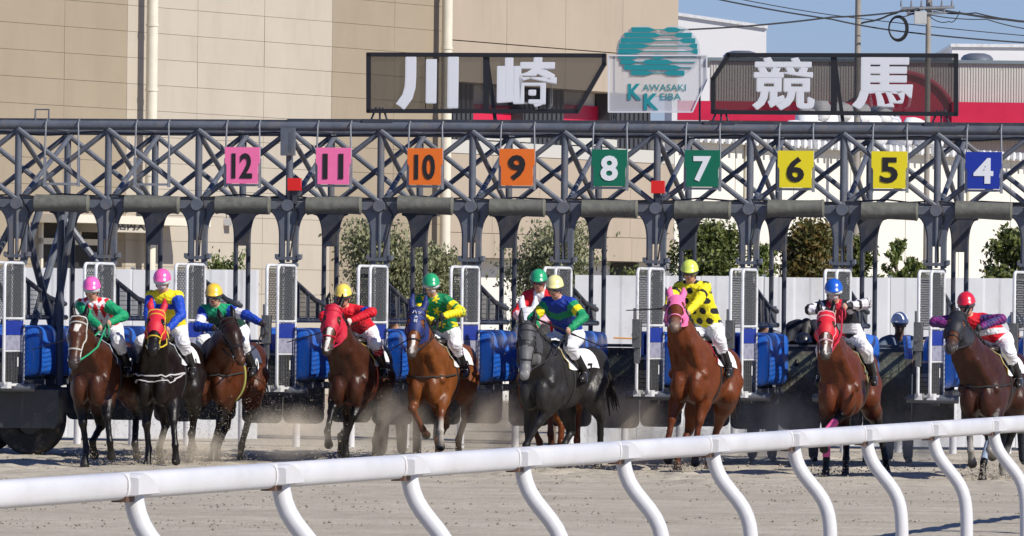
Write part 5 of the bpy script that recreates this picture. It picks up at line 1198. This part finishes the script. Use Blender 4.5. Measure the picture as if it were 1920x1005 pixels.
BAY1, BAY2, BAY3 = (.12,.032,.011), (.017,.008,.006), (.16,.042,.012)
CHS, CHS2, GREY = (.25,.075,.016), (.215,.052,.012), (.034,.032,.031)
PT = (.010,.008,.007)
DK = (.02,.018,.02)
specs = [
 dict(label='bay horse with a white star and green reins, farthest from the numbered bays', px=189, gy=871, yaw=12, poll=(148,598), muz=(140,684), coat=BAY1, points=PT, face=(.17,.06,.025), muzzle=(.09,.07,.065), blaze=(.10,.20,.028), tack=(.55,.55,.5), tackname='pale', num='12', cloth=(.045,.055,.09), clothname='navy', trim=(.45,.5,.6), breast=None,
      legs=[('F',-1,160,872,.50,'g'),('F',1,208,848,.60,.55),('H',-1,176,846,-.35,.6),('H',1,256,848,-.85,.8)],
      j=dict(label='person in red and white diamond silks with green sleeves and pink helmet', hx=172, hy=534, hands={1:(208,604,.50), -1:(186,612,.52)}, silk=silk1, helmet=(.85,.13,.42), hname='pink', gog='clear', rein=(.02,.30,.13))),
 dict(label='dark brown horse with a red hood and white breast girth', px=310, gy=871, yaw=12, poll=(294,588), muz=(290,655), coat=BAY2, points=PT, muzzle=(.03,.025,.024), hood='ears', hoodname='red a', hoodc=(.55,.012,.03), hoodend=.36, tack=(.62,.45,.03), tackname='yellow', num='11', cloth=(.70,.70,.70), clothname='white', breast=(.55,.53,.52), breast2=1,
      legs=[('F',-1,277,872,.45,'g'),('F',1,330,862,.60,.35),('H',-1,300,862,-.45,.4),('H',1,356,866,-.85,'g')],
      j=dict(label='person in blue silks with a yellow yoke and pink helmet', hx=304, hy=519, hands={1:(318,614,.52), -1:(284,618,.52)}, silk=silk2, helmet=(.82,.12,.38), hname='pink rimmed', gog='clear', mask=(.5,.42,.42))),
 dict(label='bay horse with dark face turned aside, beside the white barred door', px=424, gy=867, yaw=16, poll=(428,602), muz=(454,676), poll_x=.95, coat=BAY3, points=PT, face=(.05,.02,.012), muzzle=(.16,.06,.025), hood=None, tack=DK, tackname='dark', num='10', cloth=(.05,.06,.10), clothname='dark blue', trim=(.45,.5,.6), breast=(.03,.03,.03), maneside=-1, girth=(.35,.36,.10), girthname='lime',
      legs=[('F',-1,360,834,.80,.5),('F',1,396,864,.55,'g'),('H',-1,408,862,-.3,.2),('H',1,450,860,-.85,'g')],
      j=dict(label='person in green silks with blue sleeves and yellow helmet stretching an arm out', hx=401, hy=546, hands={1:(492,606,.42), -1:(398,614,.5)}, bend={1:(-.3,.2,.6), -1:(-.25,-1,-.25)}, silk=silk3, helmet=(.82,.52,.05), hname='yellow a', turn=.0, glove=(.03,.02,.02))),
 dict(label='dark bay horse with a crimson hood, black ears showing', px=670, gy=869, yaw=11, poll=(626,578), muz=(613,658), coat=(.115,.032,.013), points=PT, face=(.16,.055,.02), muzzle=(.12,.09,.08), blaze=(.24,.60,.022), hood='noears', hoodname='crimson', hoodc=(.50,.010,.035), hoodend=.33, tack=(.45,.01,.03), tackname='crimson', num='9', cloth=(.70,.68,.70), clothname='white b', trim=(.62,.42,.04), breast=None, girth=(.6,.10,.04), girthname='red yellow',
      legs=[('F',-1,614,832,.85,.7),('F',1,648,846,.60,.15),('H',-1,640,838,-.2,.4),('H',1,704,848,-.85,.15)],
      j=dict(label='person in red silks with blue armbands and yellow helmet', hx=643, hy=547, hands={1:(662,600,.46), -1:(642,606,.48)}, bend={1:(-.2,1,.35), -1:(-.2,-1,.35)}, silk=silk4, helmet=(.83,.62,.10), hname='yellow b', sock=(.45,.01,.02), glove=(.6,.5,.42), rein=(.42,.01,.05))),
 dict(dk=.58, label='chestnut horse with a navy hood bearing white characters', px=822, gy=870, yaw=16, poll=(783,583), muz=(772,664), coat=CHS, points=(.20,.058,.018), muzzle=(.16,.12,.10), blackleg=0, sock=(.6,.55,.48), socks=('F1',), hood='ears', hoodname='navy', hoodc=(.012,.025,.13), hoodtext=('ひつじ','大','将')[:0] or ('ハッ','大','将'), blaze=(.34,.56,.018), tack=DK, tackname='dark b', num='8', cloth=(.70,.70,.70), clothname='white c', trim=(.5,.4,.2), breast=(.03,.02,.02), earc=1,
      legs=[('F',-1,797,812,.50,1.25),('F',1,826,832,.90,.1),('H',-1,822,848,-.35,.3),('H',1,860,846,-.80,.1)],
      j=dict(label='person in green silks with yellow stars and a green helmet', hx=808, hy=527, hands={1:(834,592,.48), -1:(812,602,.5)}, silk=silk5, helmet=(.02,.32,.13), hname='green a', gog='clear', sock=(.16,.02,.16), glove=(.02,.02,.022), mask=(.6,.58,.58), turn=.15)),
 dict(dk=.60, label='dark grey horse with a pale muzzle and black blinker hood', px=1046, gy=881, yaw=28, poll=(989,610), muz=(983,706), coat=GREY, points=(.022,.021,.022), face=(.05,.05,.05), muzzle=(.30,.29,.28), dapple=(.26,.26,.26), hood='noears', hoodname='charcoal', hoodc=(.045,.045,.048), hoodend=.24, tack=DK, tackname='dark c', num='7', cloth=(.72,.72,.72), clothname='white d', trim=(.5,.42,.2), breast=None,
      legs=[('F',-1,985,874,.35,'g'),('F',1,982,866,.65,.25),('H',-1,1050,872,-.35,.2),('H',1,1122,868,-.95,'g')],
      j=dict(label='person in dark blue and green silks with cream helmet on the grey horse', hx=1040, hy=531, hands={1:(1070,616,.42), -1:(1006,612,.48)}, silk=silk6, helmet=(.80,.74,.32), hname='cream', xh=.25)),
 dict(dk=.58, label='chestnut horse in a white hood half hidden behind the grey horse', px=1024, gy=871, yaw=14, poll=(990,584), muz=(984,656), coat=CHS, points=(.18,.05,.016), blackleg=0, hood='ears', hoodname='white', hoodc=(.70,.70,.72), tack=(.6,.6,.6), tackname='white', num='6', cloth=(.70,.70,.70), clothname='white e', breast=None, earc=1,
      legs=[('F',-1,1012,850,.45,.2),('F',1,1034,832,.70,.6),('H',-1,1052,850,-.3,.2),('H',1,1082,848,-.85,.1)],
      j=dict(label='person in red and white silks with green helmet behind the grey horse', hx=1010, hy=519, hands={1:(1010,604,.5), -1:(985,606,.5)}, silk=silk7, helmet=(.02,.33,.14), hname='green b')),
 dict(dk=.58, label='chestnut horse with a pink hood carrying its head high', px=1315, gy=881, yaw=18, pitch=4, poll=(1268,562), muz=(1263,610), poll_x=.90, coat=CHS2, points=(.17,.045,.015), muzzle=(.30,.20,.15), blackleg=0, hood='ears', hoodname='pink', hoodc=(.80,.16,.36), hoodend=.27, peak=.6, tack=(.75,.20,.38), tackname='pink', num='5', cloth=(.72,.72,.72), clothname='white f', trim=(.5,.02,.05), breast=None, earc=1,
      legs=[('F',-1,1250,862,.60,.25),('F',1,1300,876,.55,.1),('H',-1,1270,872,-.3,.2),('H',1,1326,880,-.85,'g')],
      j=dict(label='person in yellow silks with black spots and a yellow helmet', hx=1293, hy=502, hands={1:(1292,584,.52), -1:(1252,574,.55)}, silk=silk8, helmet=(.62,.72,.10), hname='lime yellow', pvz=1.76, xh=.18, pvx=-.24, rein=(.78,.2,.4), kz=.02)),
 dict(dk=.50, label='bay horse with a scarlet hood and a pink leg bandage', px=1585, gy=891, yaw=11, poll=(1549,590), muz=(1545,664), coat=(.19,.045,.014), points=PT, face=(.18,.05,.02), muzzle=(.13,.11,.10), blaze=(.3,.58,.014), hood='noears', hoodname='scarlet', hoodc=(.60,.012,.025), hoodend=.34, tack=(.62,.35,.38), tackname='rose', num='4', cloth=(.10,.10,.09), clothname='dark f', trim=(.40,.36,.15), breast=None, bandage={'F1': (.80,.11,.28), 'F-1': (.80,.11,.28)}, girth=(.28,.26,.12), girthname='khaki',
      legs=[('F',-1,1548,890,.50,'g'),('F',1,1543,836,.80,.75),('H',-1,1585,886,-.3,'g'),('H',1,1662,880,-.90,.6)],
      j=dict(label='person in black and white silks with a blue helmet', hx=1563, hy=538, hands={1:(1590,574,.48), -1:(1556,584,.5)}, bend={1:(-.3,1,.18), -1:(-.3,-1,.1)}, silk=silk9, helmet=(.012,.10,.50), hname='blue', gog='clear', mask=(.35,.25,.22), rein=(.45,.01,.04))),
 dict(label='dark bay horse in a black hood with white socks, under board 4', px=1857, gy=897, yaw=18, poll=(1797,592), muz=(1777,652), coat=(.095,.026,.012), points=PT, face=(.22,.08,.03), muzzle=(.10,.085,.08), sock=(.62,.58,.52), socks=('F-1','F1','H1'), hood='noears', hoodname='black', hoodc=(.012,.013,.018), hoodend=.37, tack=DK, tackname='dark d', num='3', cloth=(.72,.72,.72), clothname='white g', trim=(.62,.50,.15), breast=(.02,.02,.02), bandage={'H-1': (.25,.32,.42)},
      legs=[('F',-1,1822,866,.75,.7),('F',1,1858,856,.75,1.2),('H',-1,1842,892,-.3,'g'),('H',1,1880,896,-.75,.3)],
      j=dict(label='person in red silks with purple sleeves and a red helmet', hx=1812, hy=563, hands={1:(1842,612,.48), -1:(1786,612,.5)}, bend={1:(-.25,1,.30), -1:(-.25,-1,.2)}, silk=silk10, helmet=(.62,.015,.035), hname='red', glove=(.02,.02,.022), tilt=-.1, xh=.34)),
]
JK = []
for sp in specs:
    hh = horse(sp); JK.append(jockey(hh, sp['j']))
whip(JK[7], -1, 1174, 582, .05, 'thin black riding whip held level by the person in spotted silks')
whip(JK[5], 1, 1143, 656, -.1, 'thin black riding whip pointing down from the cream helmeted rider', .5)
whip(JK[4], -1, 726, 660, .1, 'thin black riding whip trailing from the rider in starred silks')
whip(JK[0], -1, 62, 655, -.1, 'thin black riding whip beside the rider in diamond silks')
whip(JK[3], -1, 538, 642, .0, 'thin black riding whip trailing from the rider in plain red silks')
# ------------------------------------------------------------------ gate crew standing behind the stalls
def crew(px, py, Y, label, top, helmet, face=(.30,.16,.10), visor=None, mask=None, bent=False, hname='x'):
    b = P(px, 590, Y); b.z = 0; e = empty('person', b, math.radians(-90)); tag(e, label, 'gate attendant')
    hz = P(px, py, Y).z; B = Skin(); hc = np.array((.0, 0, hz-.05))
    if bent: hc = np.array((.30, -.05, hz-.40))
    fwd, up = unit((1, 0, -.1)), np.array((.05, 0, 1.)); g = head_prims(B, hc, fwd, unit(up))
    nb = hc+np.array((-.06, 0, -.19)); pv = np.array((-.05, 0, .92)) if not bent else np.array((-.42, .1, 1.0))
    if bent: nb = np.array((.02, 0, hz-.12))
    ch = nb*.72+pv*.28
    B.cone(hc+np.array((-.02,0,-.06)), nb, .055, .065, .03, 0); cl = []; tr = []
    def add(l, *a, **k): B.cone(*a, **k); l.append(B.p[-1])
    for s in (-1, 1):
        add(cl, pv+np.array((0, s*.07, 0)), ch+np.array((0, s*.09, 0)), .13, .135, k=.05, c=1); add(cl, ch+np.array((0, s*.09, 0)), nb+np.array((0, s*.12, -.06)), .13, .085, k=.05, c=1)
        sh = nb+np.array((0, s*.19, -.07)); add(cl, nb+np.array((0, s*.1, -.05)), sh, .075, .07, k=.04, c=1); hd = np.array((.35, s*.16, 1.35)); el, wr = two_bone(sh, hd, .3, .27, (-.4, s, -.4)); add(cl, sh, el, .066, .052, k=.03, c=1); add(cl, el, wr, .052, .036, k=.03, c=1); hand(B, wr, unit(wr-el), -s, 0)
        hip = pv+np.array((0, s*.1, -.02)); kn = np.array((pv[0]+.05, s*.12, .50)); an = np.array((pv[0], s*.13, .09)); add(tr, hip, kn, .11, .075, k=.04, c=1); add(tr, kn, an, .075, .05, k=.03, c=1); B.cone(an+np.array((-.03,0,-.05)), an+np.array((.16, s*.02, -.055)), .038, .034, .03, 2)
    V, Q = B.surface(.013); skin_obj('body', V, Q, SKINM, e, B.colours(V, {0: face if not bent else (.02,.018,.018), 1: face if not bent else top, 2: (.03,.03,.03)}, .005), 1)
    for nm, l, c in (('jacket', cl, top), ('trousers', tr, (.03,.035,.05))):
        G = Skin(); G.p = l; v, q = G.surface(.015, .014); skin_obj(nm, v, q, cmat('crew '+nm+' %.3f %.3f' % c[:2], c, .75, bump=.5, bscale=10), e, None, 1)
    if helmet: dome('helmet', mat('crew helmet '+hname, helmet, .3, coat=.4), e, hc+np.array((0,0,.05)), fwd, unit(up), .115)
    if visor: MB().tube([hc+np.array((.105*math.cos(t), .09*math.sin(t), .01)) for t in np.linspace(-1.2, 1.2, 11)], .028, 8).build('visor', mat('visor blue', visor, .2, coat=.5), e, True)
    if mask:
        M_ = Skin(); M_.ell(hc+np.array((.058,0,-.055)), (.05,.06,.05), .02, 0); v3, q3 = M_.surface(.011); skin_obj('face_mask', v3, q3, cmat('white mask', mask, .8), e, None, 1)
def behind(px, dv=.55):      # depth just behind the rear doors at that spot
    u = gl(px, 600, LEN)[0]; return gpos(u, LEN+dv, 0).y
crew(1687, 600, behind(1687), 'person with a white hard hat and blue visor behind the stall door', (.10,.14,.20), (.80,.82,.85), (.16,.08,.05), (.05,.10,.25), hname='white')
crew(1904, 602, behind(1904, .35), 'person with a white cap and face mask behind the black hooded horse', (.25,.27,.30), (.62,.66,.70), (.34,.20,.14), (.02,.16,.08), (.55,.57,.6), hname='white b')
crew(1512, 588, behind(1512, .3), 'person in a dark navy jacket bending behind the scarlet hooded horse', (.010,.012,.022), (.010,.011,.018), bent=True, hname='navy')
crew(1432, 590, behind(1432), 'person with a pale cap seen through the mesh partition', (.12,.13,.16), (.45,.55,.65), (.28,.15,.10), hname='pale')
crew(738, 584, behind(738), 'person in a dark cap behind the mesh by the navy hooded horse', (.30,.30,.32), (.04,.05,.08), (.38,.20,.13), hname='dark')
# ------------------------------------------------------------------ kicked-up dust and flying grains
def dust_material(dens):
    m = bpy.data.materials.new('sand dust'); m.use_nodes = True; n = m.node_tree; n.nodes.remove(n.nodes['Principled BSDF'])
    pv = n.nodes.new('ShaderNodeVolumePrincipled'); pv.inputs['Color'].default_value = (.97,.885,.745,1); pv.inputs['Anisotropy'].default_value = 0
    tc = n.nodes.new('ShaderNodeTexCoord'); ln = n.nodes.new('ShaderNodeVectorMath'); ln.operation = 'LENGTH'; n.links.new(tc.outputs['Object'], ln.inputs[0])
    fo = n.nodes.new('ShaderNodeMapRange'); fo.interpolation_type = 'SMOOTHSTEP'; fo.inputs['From Min'].default_value = 1.0; fo.inputs['From Max'].default_value = .25; fo.inputs['To Min'].default_value = 0; fo.inputs['To Max'].default_value = 1
    n.links.new(ln.outputs['Value'], fo.inputs['Value'])
    gi = n.nodes.new('ShaderNodeObjectInfo'); ad = n.nodes.new('ShaderNodeVectorMath'); ad.operation = 'ADD'; n.links.new(tc.outputs['Object'], ad.inputs[0]); n.links.new(gi.outputs['Location'], ad.inputs[1])
    mp = n.nodes.new('ShaderNodeMapping'); mp.inputs['Scale'].default_value = (1.5, 1.0, .8); n.links.new(ad.outputs[0], mp.inputs[0])
    t = n.nodes.new('ShaderNodeTexNoise'); t.inputs['Scale'].default_value = 1.6; t.inputs['Detail'].default_value = 4; n.links.new(mp.outputs[0], t.inputs['Vector'])
    nr = n.nodes.new('ShaderNodeMapRange'); nr.inputs['From Min'].default_value = .34; nr.inputs['From Max'].default_value = .68; n.links.new(t.outputs['Fac'], nr.inputs['Value'])
    mu = n.nodes.new('ShaderNodeMath'); mu.operation = 'MULTIPLY'; n.links.new(fo.outputs[0], mu.inputs[0]); n.links.new(nr.outputs[0], mu.inputs[1])
    m2 = n.nodes.new('ShaderNodeMath'); m2.operation = 'MULTIPLY'; m2.inputs[1].default_value = dens; n.links.new(mu.outputs[0], m2.inputs[0]); n.links.new(m2.outputs[0], pv.inputs['Density'])
    n.links.new(pv.outputs[0], n.nodes['Material Output'].inputs['Volume']); return m
DUST = dust_material(2.8)
bm = bmesh.new(); bmesh.ops.create_icosphere(bm, subdivisions=3, radius=1); dme = bpy.data.meshes.new('dust_cloud'); bm.to_mesh(dme); bm.free(); dme.materials.append(DUST)
clouds = [(545,812,.8,.42,1.3,'low dust haze between the yoked rider and the crimson hood'), (742,800,.62,.62,1.3,'dust haze between the crimson hooded and navy hooded horses'), (925,800,.70,.62,1.4,'dust haze left of the grey horse'), (1180,800,.70,.70,1.4,'dust haze between the grey horse and the pink hooded chestnut'),
          (1445,805,.85,.62,1.5,'dust haze between the pink hooded and scarlet hooded horses'), (1712,810,.75,.62,1.5,'dust haze between the scarlet hooded and black hooded horses'), (345,842,.9,.30,.9,'thin dust round the hooves of the dark brown horse'), (1290,835,.7,.4,1.3,'dust swirling round the hooves of the pink hooded chestnut')]
for px, py, rx, rz, dy, lab in clouds:
    Yc = ground_Y(px, 868)-.70; c = P(px, py, Yc); c.z = max(c.z, rz*.45)
    o = tag(link('dust_cloud', dme, None, c), lab, 'dust', kind='stuff'); o.scale = (rx, dy*.5, rz)
sc.cycles.volume_step_rate = 2.0; sc.cycles.volume_max_steps = 64; sc.cycles.volume_bounces = 4
def gen_air(n):
    k = np.random.randint(0, len(clouds), n); C = np.zeros((n, 3))
    for i, (px, py, rx, rz, dy, _) in enumerate(clouds):
        m = k == i; q = np.random.randn(m.sum(), 3)*np.array((rx*.6, .5, rz*.55)); Yc = ground_Y(px, 868)+.3; c = P(px, py-40, Yc); C[m] = np.array(c)+q
    C[:, 2] = np.abs(C[:, 2]-.02)+.02
    return C, .0025+.0055*np.random.rand(n)**2
clods(22000, gen_air, 'flying_sand', mat('flying sand grain', (.50,.44,.34), .9), 'sand grains flying up behind the horses')
def gen_hoof(n):
    C = np.zeros((n, 3)); k = np.random.randint(0, len(specs), n); j = np.random.randint(0, 4, n)
    for i in range(n):
        _, _, tx, ty, xl, _ = specs[k[i]]['legs'][j[i]]; b = P(tx, specs[k[i]]['gy'], ground_Y(tx, specs[k[i]]['gy'])); C[i] = (b.x+np.random.randn()*.22, b.y+np.random.randn()*.35, abs(np.random.randn())*.09)
    return C, .004+.014*np.random.rand(n)**3
clods(5000, gen_hoof, 'kicked_sand', CLOD, 'dark sand clods kicked up round the hooves')
